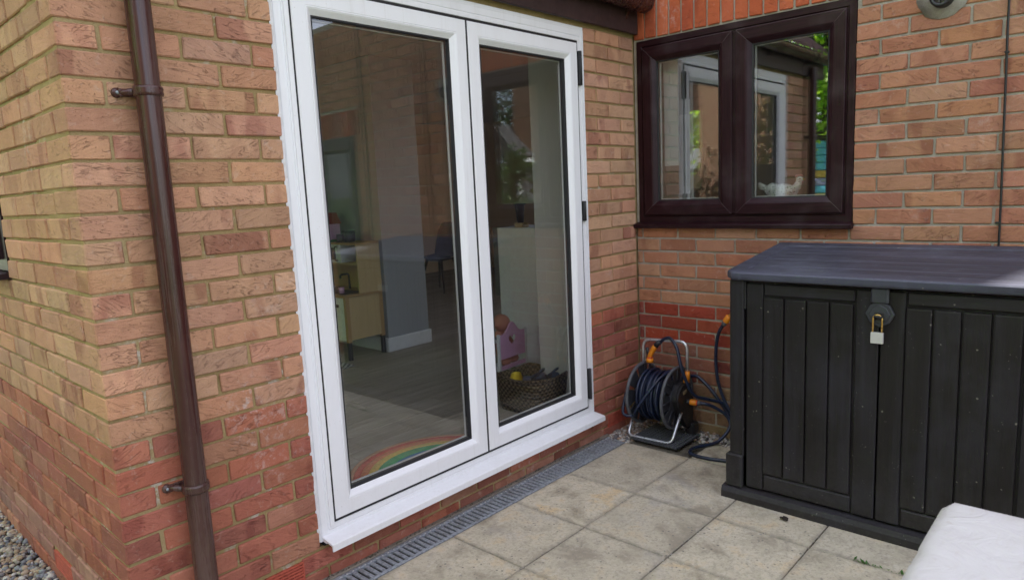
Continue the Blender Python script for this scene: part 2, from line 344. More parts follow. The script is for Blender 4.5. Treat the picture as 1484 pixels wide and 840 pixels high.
M['pink'] = mat_simple('pink_paint', (0.82, 0.46, 0.72), 0.45); M['skin'] = mat_simple('doll_skin', (0.56, 0.25, 0.17), 0.5, var=0.05)
M['yellow'] = mat_simple('yellow_plastic', (0.75, 0.56, 0.04), 0.45); M['bluecloth'] = mat_simple('pale_blue_cloth', (0.22, 0.36, 0.52), 0.9)
M['shoe'] = mat_simple('navy_rubber', (0.03, 0.045, 0.09), 0.6)
M['lampred'] = mat_simple('red_toy', (0.35, 0.03, 0.03), 0.5)

def mat_wicker():
    t = MT('wicker', 0.8, 0.3); p = t.tc()
    a = t.n('TexWave', wave_type='BANDS', bands_direction='Z'); t.set(a.inputs['Scale'], 16.0); t.l(p, a.inputs[0])
    b = t.n('TexChecker'); t.set(b.inputs['Scale'], 62.0); t.l(p, b.inputs[0])
    c = t.mix(t.math('MULTIPLY', b.outputs['Fac'], 0.8), (0.05, 0.033, 0.02), (0.22, 0.16, 0.10)); t.color(c)
    t.bump(t.math('ADD', a.outputs['Fac'], b.outputs['Fac']), 0.006, 0.9); return t.m
M['wicker'] = mat_wicker()

# ---------------------------------------------------------------- object helpers
def link(name, me, mat=None, parent=None, color=None):
    o = bpy.data.objects.new(name, me); COL.objects.link(o)
    if mat is not None and not me.materials:
        for mm in (mat if isinstance(mat, (list, tuple)) else [mat]): me.materials.append(mm)
    if parent is not None: o.parent = parent
    if color is not None: o.color = (*color, 1)
    return o
def tag(o, label, cat, group=None, kind=None):
    if label: o['label'] = label
    if cat: o['category'] = cat
    if group: o['group'] = group
    if kind: o['kind'] = kind
    return o
def thing(name, label, cat, loc=(0, 0, 0), rz=0, group=None):
    o = bpy.data.objects.new(name, None); COL.objects.link(o); o.empty_display_size = 0.1
    o.location = loc; o.rotation_euler = (0, 0, rz); return tag(o, label, cat, group)
class MB:
    def __init__(s): s.bm = bmesh.new(); s.uv = s.bm.loops.layers.uv.new('uv')
    def box(s, x0, x1, y0, y1, z0, z1, bev=0.0, seg=1, mi=0):
        t = bmesh.new(); bmesh.ops.create_cube(t, size=1)
        for v in t.verts: v.co = Vector((x0 + (v.co.x + .5) * (x1 - x0), y0 + (v.co.y + .5) * (y1 - y0), z0 + (v.co.z + .5) * (z1 - z0)))
        if bev: bmesh.ops.bevel(t, geom=t.edges[:], offset=bev, segments=seg, affect='EDGES', profile=0.7)
        s.add(t, mi); return s
    def add(s, t, mi=0, mat=None):
        if mat is not None: bmesh.ops.transform(t, matrix=mat, verts=t.verts)
        vm = {v: s.bm.verts.new(v.co) for v in t.verts}
        for f in t.faces:
            try: nf = s.bm.faces.new([vm[v] for v in f.verts]); nf.material_index = mi; nf.smooth = f.smooth
            except ValueError: pass
        t.free()
    def quad(s, a, b, c, d, mi=0, uvs=None):
        vs = [s.bm.verts.new(q) for q in (a, b, c, d)]; f = s.bm.faces.new(vs); f.material_index = mi
        if uvs:
            for lp, u in zip(f.loops, uvs): lp[s.uv].uv = u
        return f
    def prism(s, pts, ax, a, b, mi=0):
        """extrude a closed 2D outline along axis ax ('x','y','z') from a to b"""
        def P(p, t): return {'x': (t, p[0], p[1]), 'y': (p[0], t, p[1]), 'z': (p[0], p[1], t)}[ax]
        A = [s.bm.verts.new(P(p, a)) for p in pts]; B = [s.bm.verts.new(P(p, b)) for p in pts]; n = len(pts)
        for i in range(n):
            f = s.bm.faces.new((A[i], A[(i + 1) % n], B[(i + 1) % n], B[i])); f.material_index = mi
        for L in (A[::-1], B):
            f = s.bm.faces.new(L); f.material_index = mi
        return s
    def tube(s, pts, r, seg=12, closed=False, cap=True, mi=0):
        pts = [Vector(p) for p in pts]; n = len(pts); rings = []; up = None
        for i, p in enumerate(pts):
            a = pts[i - 1] if (i > 0 or closed) else p; b = pts[(i + 1) % n] if (i < n - 1 or closed) else p
            d = (b - a).normalized()
            if up is None: up = Vector((0, 0, 1)) if abs(d.z) < .9 else Vector((1, 0, 0))
            x = up.cross(d); x.normalize(); y = d.cross(x); up = y
            rr = r[i] if isinstance(r, (list, tuple)) else r
            rings.append([s.bm.verts.new(p + (x * math.cos(t) + y * math.sin(t)) * rr) for t in [2 * PI * k / seg for k in range(seg)]])
        m = n if closed else n - 1
        for i in range(m):
            A, B = rings[i], rings[(i + 1) % n]
            for k in range(seg):
                f = s.bm.faces.new((A[k], A[(k + 1) % seg], B[(k + 1) % seg], B[k])); f.smooth = True; f.material_index = mi
        if cap and not closed: s.bm.faces.new(rings[0][::-1]); s.bm.faces.new(rings[-1])
        return s
    def lathe(s, prof, c, ax='z', seg=24, mi=0, smooth=True, a0=0, a1=2 * PI):
        """prof: (radius, height) pairs"""
        full = abs(a1 - a0 - 2 * PI) < 1e-6; cnt = seg if full else seg + 1; rings = []
        for r, h in prof:
            ring = []
            for k in range(cnt):
                t = a0 + (a1 - a0) * k / seg; u, v = r * math.cos(t), r * math.sin(t)
                q = {'z': (u, v, h), 'y': (u, h, v), 'x': (h, u, v)}[ax]
                ring.append(s.bm.verts.new(Vector(c) + Vector(q)))
            rings.append(ring)
        for i in range(len(rings) - 1):
            for k in range(seg):
                A, B = rings[i], rings[i + 1]; k2 = (k + 1) % cnt
                try: f = s.bm.faces.new((A[k], A[k2], B[k2], B[k])); f.smooth = smooth; f.material_index = mi
                except ValueError: pass
        return s
    def ell(s, c, r, sub=2, mi=0, rot=None):
        t = bmesh.new(); bmesh.ops.create_icosphere(t, subdivisions=sub, radius=1)
        m = Matrix.Translation(c) @ (rot.to_matrix().to_4x4() if rot else Matrix.Identity(4)) @ Matrix.Diagonal((*r, 1))
        for f in t.faces: f.smooth = True
        s.add(t, mi, m); return s
    def frame(s, x0, x1, z0, z1, prof, mi=0, top=True, bottom=True):
        """mitred rectangular frame; prof = list of (inset, depth)"""
        n = len(prof); u = 0; acc = [0]
        for i in range(1, n): acc.append(acc[-1] + math.dist(prof[i], prof[i - 1]))
        def c(d, y): return [(x0 + d, y, z0 + d), (x1 - d, y, z0 + d), (x1 - d, y, z1 - d), (x0 + d, y, z1 - d)]
        for i in range(n - 1):
            A = c(*prof[i]); B = c(*prof[i + 1])
            for k in range(4):
                k2 = (k + 1) % 4; L = math.dist(A[k], A[k2]); u0 = k * 7.3
                s.quad(A[k], A[k2], B[k2], B[k], mi, [(u0, acc[i]), (u0 + L, acc[i]), (u0 + L, acc[i + 1]), (u0, acc[i + 1])])
        return s
    def mesh(s, name, recalc=True, smooth=False):
        if recalc: bmesh.ops.recalc_face_normals(s.bm, faces=s.bm.faces[:])
        if smooth:
            for f in s.bm.faces: f.smooth = True
        me = bpy.data.meshes.new(name); s.bm.to_mesh(me); s.bm.free(); return me
    def obj(s, name, mat, parent=None, smooth=False, recalc=True, color=None):
        return link(name, s.mesh(name, recalc, smooth), mat, parent, color)
def catmull(P, n=8):
    P = [Vector(p) for p in P]; out = []
    for i in range(len(P) - 1):
        p0 = P[max(i - 1, 0)]; p1 = P[i]; p2 = P[i + 1]; p3 = P[min(i + 2, len(P) - 1)]
        for k in range(n):
            t = k / n
            out.append(0.5 * ((2 * p1) + (p2 - p0) * t + (2 * p0 - 5 * p1 + 4 * p2 - p3) * t * t + (3 * p1 - p0 - 3 * p2 + p3) * t ** 3))
    out.append(P[-1]); return out
def rounded(P, rad, n=6):
    """polyline with rounded corners"""
    P = [Vector(p) for p in P]; out = [P[0]]
    for i in range(1, len(P) - 1):
        a = (P[i - 1] - P[i]).normalized(); b = (P[i + 1] - P[i]).normalized()
        s0 = P[i] + a * rad; s1 = P[i] + b * rad
        for k in range(n + 1):
            t = k / n; out.append((1 - t) ** 2 * s0 + 2 * t * (1 - t) * P[i] + t * t * s1)
    out.append(P[-1]); return out

# ---------------------------------------------------------------- brickwork
JZ, CH, JT = 0.72, 0.075, 0.005            # colour change joint, course height, half a joint
_bm_cache = {}
def brick_mesh(lx, ly, lz, rounded_=0.0035):
    key = (round(lx, 3), round(ly, 3), round(lz, 3)); var = random.randrange(6)
    k = key + (var,)
    if k in _bm_cache: return _bm_cache[k]
    bm = bmesh.new(); bmesh.ops.create_cube(bm, size=1)
    for v in bm.verts: v.co = Vector((v.co.x * lx, v.co.y * ly, v.co.z * lz)) + Vector([random.uniform(-.0018, .0018) for _ in range(3)])
    bmesh.ops.bevel(bm, geom=bm.edges[:], offset=rounded_, segments=1, affect='EDGES')
    for v in bm.verts: v.co += Vector([random.uniform(-.0008, .0008) for _ in range(3)])
    for f in bm.faces: f.smooth = False
    me = bpy.data.meshes.new('brick'); bm.to_mesh(me); bm.free(); me.materials.append(M['brick']); _bm_cache[k] = me
    return me
def vary(c, s=0.12, h=0.05):
    f = 1 + random.uniform(-s, s); return tuple(max(0.01, min(0.9, q * f * (1 + random.uniform(-h, h)))) for q in c)
BUFF = [(0.52, 0.290, 0.180), (0.50, 0.270, 0.166), (0.54, 0.308, 0.196), (0.48, 0.255, 0.155), (0.51, 0.288, 0.184), (0.52, 0.275, 0.170)]
RED = [(0.38, 0.135, 0.088), (0.41, 0.148, 0.092), (0.34, 0.122, 0.088), (0.43, 0.175, 0.11), (0.31, 0.115, 0.082), (0.43, 0.20, 0.13)]
BB = [(0.415, 0.20, 0.118), (0.395, 0.182, 0.106), (0.43, 0.215, 0.128), (0.405, 0.20, 0.124), (0.38, 0.17, 0.105), (0.42, 0.225, 0.138)]
BRED = [(0.33, 0.062, 0.032), (0.29, 0.058, 0.034), (0.34, 0.075, 0.04), (0.27, 0.07, 0.05)]
BDULL = [(0.27, 0.085, 0.058), (0.25, 0.08, 0.06), (0.30, 0.10, 0.065), (0.28, 0.12, 0.08)]
DIRTY = [(0.30, 0.19, 0.11), (0.27, 0.16, 0.10), (0.33, 0.20, 0.12)]
def put_brick(root, x0, x1, z0, z1, col, depth=0.03, y0=0.0, ly=None, kids=None):
    me = brick_mesh(x1 - x0, ly or depth, z1 - z0)
    o = bpy.data.objects.new('brick', me); COL.objects.link(o); o.parent = root
    o.location = ((x0 + x1) / 2 + random.uniform(-.001, .001), y0 + (ly or depth) / 2 + random.uniform(-.0022, .0008), (z0 + z1) / 2 + random.uniform(-.0012, .0012))
    o.rotation_euler = (random.uniform(-.004, .004), random.uniform(-.004, .004), random.uniform(-.003, .003))
    o.color = (*col, 1); return o
def row_z(i): z = JZ + CH * i; return z + JT, z + CH - JT
def spans(joints, xa, xb):
    js = sorted([j for j in joints if xa + 0.02 < j < xb - 0.02]); ed = [xa] + js + [xb]; out = []
    for a, b in zip(ed[:-1], ed[1:]): out.append((a + (JT if a != xa else 0.0), b - (JT if b != xb else 0.0)))
    return out
def cut(segs, x0, x1):
    """remove an opening from row segments"""
    out = []
    for a, b in segs:
        if b <= x0 or a >= x1: out.append((a, b)); continue
        if a < x0 - 0.02: out.append((a, x0))
        if b > x1 + 0.02: out.append((x1, b))
    return out

LX = -2.86
DX0, DX1, DTOP = -2.222, -0.480, 2.213      # patio door opening in the door wall
# --- door wall (faces -y) --------------------------------------------------
wa = thing('brick_wall', 'buff brick wall holding the white patio doors, with red bricks low down', 'wall')
m = MB()
for bx in ((LX + .004, DX0, .0075, .30, -.25, 2.45), (DX1, 0.04, .0075, .30, -.25, 2.45), (DX0, DX1, .0075, .30, -.25, 0.128), (DX0, DX1, .0075, .30, DTOP, 2.45)): m.box(*bx)
m.obj('mortar', M['mortar'], wa, color=(0.42, 0.315, 0.155))
for i in range(-10, 20):
    z0, z1 = row_z(i); odd = i % 2 != 0
    pal = RED if i < 0 else BUFF
    # corner brick shows on both faces
    L, W = (0.1025, 0.215) if odd else (0.215, 0.1025)
    put_brick(wa, LX, LX + L, z0, z1, vary(random.choice(pal)), ly=W, y0=0.001)
    first = 0.1075 if odd else 0.22
    js = [LX + first + 0.225 * k for k in range(0, 3)]
    if z1 > 0.13:
        segs = spans(js, LX + first - .02, DX0); segs = [(LX + L + 0.01, segs[0][1])] + segs[1:] if segs[0][0] < LX + first else segs
        segs = [q for q in spans(js, LX + L + 0.01, DX0)]
        for a, b in segs:
            if b - a > 0.025: put_brick(wa, a, b, z0, z1, vary(random.choice(pal)))
    else:
        js2 = [LX + first + 0.225 * k for k in range(0, 14)]
        for a, b in spans(js2, LX + L + 0.01, -0.003):
            if i == -9 and abs((a + b) / 2 + 2.40) < 0.12: continue
            if i == -9 and a < -0.20 < b + 0.1 and a > -0.40: continue
            put_brick(wa, a, b, z0, z1, vary(random.choice(RED), 0.18))
    if z1 > 0.13:
        js = [-0.143 - 0.225 * k for k in range(3)] if odd else [-0.255, -0.48]
        for a, b in spans(js, DX1 + .003, -0.010):
            if b - a > 0.02: put_brick(wa, a, b, z0, z1, vary(random.choice(pal)))
# air bricks
def air_brick(root, x0, x1, z0, z1, rows=6, cols=9):
    a = MB(); a.box(x0, x1, 0.012, 0.04, z0, z1)
    a.frame(x0, x1, z0, z1, [(0, .012), (0, -.002), (.006, -.002), (.006, .012)])
    for k in range(rows):
        zz = z0 + .008 + (z1 - z0 - .014) * k / rows; a.box(x0 + .004, x1 - .004, -.001, .012, zz, zz + (z1 - z0) / rows * .5)
    for k in range(1, cols):
        xx = x0 + (x1 - x0) * k / cols; a.box(xx - .0025, xx + .0025, .001, .012, z0, z1)
    return a.obj('air_brick', M['terracotta'], root)
air_brick(wa, -2.505, -2.295, 0.035, 0.107, 5, 10)
air_brick(wa, -0.345, -0.13, 0.035, 0.107, 6, 1)
# --- return wall (faces -x), local x = -world y ----------------------------
wc = thing('brick_wall', 'brick return wall running back from the outer corner above the gravel', 'wall', (LX, 0, 0), -PI / 2)
YE = -2.35; WC0, WC1, WCZ0, WCZ1 = -2.05, -0.915, 1.17, 2.22
m = MB()
for bx in ((YE, WC0, .0075, .26, -.25, 2.45), (WC1, -0.006, .0075, .26, -.25, 2.45), (WC0, WC1, .0075, .26, -.25, WCZ0), (WC0, WC1, .0075, .26, WCZ1, 2.45)): m.box(*bx)
m.obj('mortar', M['mortar'], wc, color=(0.43, 0.33, 0.175))
for i in range(-10, 20):
    z0, z1 = row_z(i); odd = i % 2 != 0; L = 0.225 if odd else 0.1125
    pal = RED if i < 0 else BUFF
    js = [-(L - .005) - 0.225 * k for k in range(1, 12)]
    segs = spans(js, YE, -L)
    if z1 > WCZ0 and z0 < WCZ1: segs = cut(segs, WC0, WC1)
    for a, b in segs:
        if i == -9 and abs((a + b) / 2 + 0.76) < 0.12: continue
        c = vary(random.choice(pal))
        if i == -8 or i == -9: c = tuple(q * .75 + .07 for q in c)
        put_brick(wc, a, b, z0, z1, c)
air_brick(wc, -0.875, -0.655, 0.035, 0.107, 6, 1)
# --- window wall (faces -x) -------------------------------------------------
wb = thing('brick_wall', 'orange-brown brick wall with pale joints behind the dark storage box', 'wall', (0, 0, 0), -PI / 2)
BX0, BX1, BZ0, BZ1 = 0.018, 1.176, 1.155, 2.195      # window opening
B2X0, B2X1 = 2.66, 3.86
m = MB()
for bx in ((0.0, BX0, .0075, .30, -.25, 2.43), (BX0, BX1, .0075, .30, -.25, BZ0), (BX1, B2X0, .0075, .30, -.25, 2.43),
           (B2X0, B2X1, .0075, .30, -.25, .95), (B2X1, 6.2, .0075, .30, -.25, 2.43), (BX0, BX1, .0075, .30, BZ1, 2.43),
           (B2X0, B2X1, .0075, .30, 1.915, 2.43), (-.02, 6.2, .0075, .30, 2.43, 2.86), (-0.4, 2.87, .0075, .30, 2.86, 5.4)): m.box(*bx)
m.obj('mortar', M['mortar'], wb, color=(0.46, 0.43, 0.375))
far = bmesh.new()
for i in range(-10, 62):
    z0, z1 = row_z(i); odd = i % 2 != 0
    xe = 3.9 if z0 < 2.8 else 2.87
    js = [(0.038 if odd else 0.15) + 0.225 * k for k in range(0, 18)]
    segs = spans(js, 0.004, xe)
    if z1 > 1.17 and z0 < BZ1 + .01: segs = cut(segs, BX0, BX1)
    if z1 > BZ1 and z0 < 2.42: segs = [(max(a, BX1 + .02), b) for a, b in segs if b > BX1 + .05]
    if z1 > .95 and z0 < 1.915: segs = cut(segs, B2X0, B2X1)
    if z1 > 1.915 and z0 < 2.13: segs = cut(segs, B2X0 - .05, B2X1 + .05)
    for a, b in segs:
        if b - a < 0.02: continue
        pal = BB
        if i < 0: pal = BRED
        if i < -3: pal = BDULL
        if i <= -7: pal = DIRTY
        if a < 2.02 and i <= 19:
            if a < 1.56 and b > 1.44 and z0 > 2.05 and z1 < 2.24:   # mortared round the vent
                if a < 1.50 - .06: put_brick(wb, a, min(b, 1.44), z0, z1, vary(random.choice(pal)))
                elif b > 1.62: put_brick(wb, max(a, 1.58), b, z0, z1, vary(random.choice(pal)))
                continue
            put_brick(wb, a, b, z0, z1, vary(random.choice(pal), 0.10, 0.05))
        else:
            if i in (24, 25): pal = RED
            bmesh.ops.create_cube(far, size=1, matrix=Matrix.Translation(((a + b) / 2, .015, (z0 + z1) / 2)) @ Matrix.Diagonal((b - a, .03, z1 - z0, 1)))
me = bpy.data.meshes.new('brick_field'); far.to_mesh(me); far.free()
o = link('brick_field', me, M['brick'], wb, color=BB[0]); o['kind'] = 'stuff'
SOLD = [(0.47, 0.115, 0.048), (0.44, 0.10, 0.042), (0.50, 0.13, 0.058)]
for k in range(16):
    a = 0.004 + 0.0745 * k; put_brick(wb, a, a + .0645, 2.203, 2.417, vary(random.choice(SOLD), .07, .03), y0=-.001)
for k in range(17):
    a = B2X0 - .04 + .075 * k; put_brick(wb, a, a + .065, 1.918, 2.125, vary(random.choice(BRED), .1, .05))

# ---------------------------------------------------------------- ground
m = MB(); m.quad((-600, -600, -0.09), (600, -600, -0.09), (600, 600, -0.09), (-600, 600, -0.09)); g = m.obj('ground', M['grass']); tag(g, 'green lawn around the paved yard', None, kind='structure')
m = MB(); m.box(-6.0, 0.0, -5.2, 0.3, -0.086, -0.014); g = m.obj('patio', M['soil']); tag(g, 'yard floor of square weathered paving slabs', None, kind='structure')
P0 = 0.3915; smesh = {}
def slab(x0, x1, y0, y1):
    key = (round(x1 - x0, 3), round(y1 - y0, 3), random.randrange(4))
    if key not in smesh:
        b = bmesh.new(); bmesh.ops.create_cube(b, size=1)
        for v in b.verts: v.co = Vector((v.co.x * key[0], v.co.y * key[1], v.co.z * .04)) + Vector((random.uniform(-.002, .002), random.uniform(-.002, .002), 0))
        bmesh.ops.bevel(b, geom=b.edges[:], offset=.003, segments=1, affect='EDGES')
        me = bpy.data.meshes.new('paving_slab'); b.to_mesh(me); b.free(); me.materials.append(M['slab']); smesh[key] = me
    o = bpy.data.objects.new('paving_slab', smesh[key]); COL.objects.link(o); o.parent = g
    o.location = ((x0 + x1) / 2, (y0 + y1) / 2, -.020 + random.uniform(-.0015, .0015))
    o.rotation_euler = (random.uniform(-.003, .003), random.uniform(-.003, .003), random.uniform(-.002, .002))
xs = [-0.393, -0.918] + [-0.918 - P0 * k for k in range(1, 9)]
ys = [-0.149, -0.536, -0.925, -1.316] + [-1.316 - P0 * k for k in range(1, 7)]
for a in range(len(xs) - 1):
    for b in range(len(ys) - 1):
        slab(xs[a + 1] + .002, xs[a] - .002, ys[b + 1] + .002, ys[b] - .002)
for b in range(1, len(ys) - 1): slab(-.387, -.13 if b == 1 else -.03, ys[b + 1] + .003, ys[b] - .003)
# concrete haunch between the channel and the wall
m = MB(); m.box(-3.2, -0.36, -0.022, 0.004, -.05, 0.006, .003); o = m.obj('mortar_fillet', M['concrete']); tag(o, 'thin grey mortar strip along the wall behind the drain', None, kind='structure')

def pebbles(name, mat, n, place, r0, r1, label, seed):
    rng = random.Random(seed); t = bmesh.new(); bmesh.ops.create_icosphere(t, subdivisions=1, radius=1)
    bv = [v.co.copy() for v in t.verts]; bf = [[v.index for v in f.verts] for f in t.faces]; t.free()
    V = []; F = []
    for k in range(n):
        x, y, z = place(rng); r = rng.uniform(r0, r1)
        sx, sy, sz = r * rng.uniform(.8, 1.35), r * rng.uniform(.7, 1.1), r * rng.uniform(.45, .85)
        rot = Matrix.Rotation(rng.uniform(0, 6.28), 3, 'Z') @ Matrix.Rotation(rng.uniform(-.7, .7), 3, 'X')
        o_ = len(V)
        for v in bv:
            q = rot @ Vector((v.x * sx, v.y * sy, v.z * sz)) * rng.uniform(.9, 1.08); V.append((x + q.x, y + q.y, z + q.z))
        F += [[i + o_ for i in f] for f in bf]
    me = bpy.data.meshes.new(name); me.from_pydata(V, [], F); me.polygons.foreach_set('use_smooth', [True] * len(F))
    o = link(name, me, mat); return tag(o, label, None, kind='stuff')
m = MB(); m.box(-5.6, LX + .05, 0.31, 9.0, -.088, -.035); m.box(-5.6, LX + .02, .002, .31, -.083, -.033); o = m.obj('gravel_bed', M['soil']); tag(o, 'earth under the gravel', None, kind='structure')
pebbles('gravel', M['gravel'], 9500, lambda r: (-2.86 - abs(r.triangular(0, 1.05, 0)), r.uniform(.05, 2.5), -.020 + r.uniform(-.012, .010)), .006, .0165, 'loose mixed gravel beside the return wall', 3)
def corner_place(r):
    k = r.random()
    if k < .45: return (r.uniform(-.40, -.02), r.uniform(-.16, -.01), -.005 + r.uniform(-.008, .006))
    return (r.uniform(-.155, -.01), r.uniform(-.92, -.12), -.005 + r.uniform(-.008, .006))
pebbles('chippings', M['shale'], 900, corner_place, .007, .016, 'stone chippings in the corner behind the hose reel', 5)

def joint_place(r):
    if r.random() < .5:
        y = r.choice(ys[1:5]); return (r.uniform(-2.3, -.4), y + r.gauss(0, .003), -.004 + r.uniform(-.003, .002))
    x = r.choice(xs[1:6]); return (x + r.gauss(0, .003), r.uniform(-1.75, -.15), -.004 + r.uniform(-.003, .002))
pebbles('joint_crumbs', M['shale'], 1500, joint_place, .0012, .0036, 'grit and crumbs lying in the joints between the paving slabs', 9)
def skirt_place(r): return (r.uniform(-2.4, -.45), r.uniform(-.020, -.006), .006 + r.uniform(0, .002))
pebbles('wall_foot_grit', M['soil'], 260, skirt_place, .0015, .005, 'dark grit along the foot of the door wall', 10)

# ---------------------------------------------------------------- drain channel
dr = thing('drain_channel', 'galvanised slotted drain channel along the foot of the patio doors', 'drain', (0, 0, 0))
m = MB(); m.box(-3.2, -.36, -.145, -.024, -.084, -.020); m.obj('channel', M['steel_dark'], dr)
for ya, yb in ((-.146, -.131), (-.040, -.024)):
    m = MB(); m.box(-3.2, -.362, ya, yb, -.02, .0005, .0015); m.obj('rail', M['galv'], dr)
bar = MB(); bar.box(-.0087, .0087, -.046, .046, -.011, -.0015, .0022); bar = bar.mesh('bar')
bar.materials.append(M['galv'])
stud = MB(); stud.ell((0, 0, 0), (.0042, .0042, .002), 1); stud = stud.mesh('stud'); stud.materials.append(M['silver'])
x = -0.372; k = 0
while x > -3.15 and k < 290:
    o = bpy.data.objects.new('bar', bar); COL.objects.link(o); o.parent = dr; o.location = (x, -.0855, 0)
    o2 = bpy.data.objects.new('stud', stud); COL.objects.link(o2); o2.parent = o; o2.location = (0, .047, .0015)
    x -= .0277; k += 1

# ---------------------------------------------------------------- patio doors
pd = thing('patio_doors', 'white plastic glazed double patio doors in the brick wall', 'doors')
m = MB(); m.box(DX0 + .006, DX1 + .0015, .0005, .07, 2.1955, 2.212, .001); m.obj('head_extension', M['upvc'], pd)
m = MB(); m.frame(DX0 + .006, DX1 + .0015, 0.150, 2.195, [(0, .07), (0, .0), (.028, .0), (.030, .003), (.033, .003), (.035, -.001), (.052, -.001), (.0555, .006), (.0555, .030), (.068, .030), (.068, .07), (0, .07)]); m.obj('frame', M['upvc'], pd)
m = MB(); m.frame(DX0 + .0612, DX1 - .0538, 0.2052, 2.1398, [(0, -.003), (.014, -.003), (.014, .034)]); m.obj('gasket', M['gasket'], pd)
# upright cover strip at the left jamb
m = MB(); m.box(-2.176, -2.158, -.0075, .002, 0.196, 2.165, .0015); m.obj('cover_strip', M['upvc'], pd)
# sill: C shaped profile seen open at its left end
sp = [(.0, .1675), (-.066, .158), (-.0705, .155), (-.0715, .131), (-.067, .131), (-.0655, .150), (-.030, .156), (-.030, .150), (.0, .152)]
m = MB(); m.prism(sp, 'x', -2.213, -.474); m.obj('door_sill', M['upvc'], pd)
m = MB(); m.box(-2.205, -.48, -.001, .05, .129, .150); m.obj('sill_packer', M['gasket'], pd)
def leaf(x0, x1, z0, z1):
    m = MB(); m.frame(x0, x1, z0, z1, [(0, .06), (0, -.006), (.003, -.009), (.055, -.009), (.0565, -.0075), (.0585, -.0075), (.060, -.009), (.066, -.006), (.084, .010)])
    lf = m.obj('door_leaf', M['upvc'], pd)
    m = MB(); m.frame(x0, x1, z0, z1, [(.083, .0095), (.089, .0095), (.092, .018), (.092, .05)]); m.obj('gasket', M['gasket'], lf)
    m = MB(); m.frame(x0, x1, z0, z1, [(.092, .036), (.096, .036), (.096, .044), (.092, .044)]); m.obj('spacer_bar', M['silver'], lf)
    m = MB(); m.box(x0 + .088, x1 - .088, .019, .043, z0 + .088, z1 - .088); m.obj('glass_pane', M['glass'], lf)
    m = MB(); m.frame(x0, x1, z0, z1, [(.092, .045), (.060, .062), (.0, .062)]); m.obj('inner_bead', M['upvc'], lf)
    return lf
l1 = leaf(-2.150, -1.328, 0.2155, 2.128); l2 = leaf(-1.3155, -0.544, 0.2155, 2.128)
m = MB(); m.box(-1.3275, -1.316, -.0035, .05, .214, 2.1295); m.obj('meeting_seal', M['gasket'], pd)
for z in (2.005, 1.28, .342):
    h = .085 if abs(z - 1.28) > .1 else .052
    m = MB(); m.box(-.538, -.514, -.018, -.001, z - h, z + h, .003)
    hg = m.obj('hinge', M['black'], pd)
    m = MB(); m.tube([(-.531, -.020, z - h * .98), (-.531, -.020, z + h * .98)], .0065, 8)
    for q in (-.5, 0, .5): m.tube([(-.531, -.020, z + h * q - .001), (-.531, -.020, z + h * q + .001)], .0075, 8)
    m.obj('hinge_pin', M['black'], hg)
# ragged sealant bead on the left, straight one on the right
def bead(x0, x1, z0, z1, amp, seed, side):
    rng = random.Random(seed); b = MB(); n = 190; prev = None
    for k in range(n + 1):
        z = z0 + (z1 - z0) * k / n
        inrow = ((z - JZ) % CH) / CH; bite = .0025 if inrow < .13 or inrow > .93 else 0
        xo = x0 - side * 0 + (-(amp * (0.5 + noise.noise((z * 34, 0, 3))) + bite) if side < 0 else (rng.uniform(0, amp)))
        cur = [(x1, -.0015, z), ((xo + x1) / 2, -.0045, z), (xo, .004, z)]
        if prev:
            for j in range(2): b.quad(prev[j], prev[j + 1], cur[j + 1], cur[j])
        prev = cur
    return b.obj('sealant', M['seal'], pd, smooth=True)
bead(-2.224, -2.212, .150, 2.213, .004, 4, -1); bead(-.485, -.492, .168, 2.21, .002, 5, 1)

# ---------------------------------------------------------------- windows
def casement(root, x0, x1, z0, z1, y=0.0, handle=None):
    m = MB(); m.frame(x0, x1, z0, z1, [(0, y + .05), (0, y - .012), (.003, y - .014), (.052, y - .014), (.060, y - .010), (.078, y + .008), (.078, y + .012)])
    s = m.obj('sash', M['brown'], root)
    m = MB()
    for cx_, sx_ in ((x0, 1), (x1, -1)):
        for cz_, sz_ in ((z0, 1), (z1, -1)): m.tube([(cx_ + sx_ * .004, y - .0141, cz_ + sz_ * .004), (cx_ + sx_ * .052, y - .0141, cz_ + sz_ * .052), (cx_ + sx_ * .060, y - .0101, cz_ + sz_ * .060), (cx_ + sx_ * .078, y + .0079, cz_ + sz_ * .078)], .0007, 5)
    m.obj('mitre_seam', M['mitre'], s)
    m = MB(); m.frame(x0, x1, z0, z1, [(.078, y + .009), (.084, y + .010), (.084, y + .04)]); m.obj('gasket', M['gasket'], s)
    m = MB(); m.frame(x0, x1, z0, z1, [(.085, y + .032), (.089, y + .032), (.089, y + .040)]); m.obj('spacer_bar', M['silver'], s)
    m = MB(); m.box(x0 + .082, x1 - .082, y + .016, y + .040, z0 + .082, z1 - .082); m.obj('glass_pane', M['glassw'], s)
    m = MB(); m.frame(x0, x1, z0, z1, [(.084, y + .042), (.060, y + .055), (0, y + .055)]); m.obj('inner_bead', M['brown'], s)
    return s
wi = thing('window', 'dark brown two-pane window in the brick wall above the storage box', 'window', (0, 0, 0), -PI / 2)
m = MB(); m.frame(BX0 + .002, BX1 - .002, 1.187, 2.192, [(0, .07), (0, .0), (.030, .0), (.034, .005), (.040, .005), (.046, .012), (.046, .03), (.055, .03), (.055, .07)]); m.obj('frame', M['brown'], wi)
m = MB(); m.box(.583, .613, -.004, .05, 1.232, 2.148, .003); m.obj('mullion', M['brown'], wi)
casement(wi, .062, .588, 1.228, 2.152); casement(wi, .608, 1.134, 1.228, 2.152)
sl = [(.05, 1.188), (.0, 1.186), (-.038, 1.176), (-.041, 1.173), (-.041, 1.156), (-.036, 1.153), (.05, 1.157)]
m = MB(); m.prism(sl, 'x', -.012 + .015, 1.182); m.obj('window_sill', M['brown'], wi)
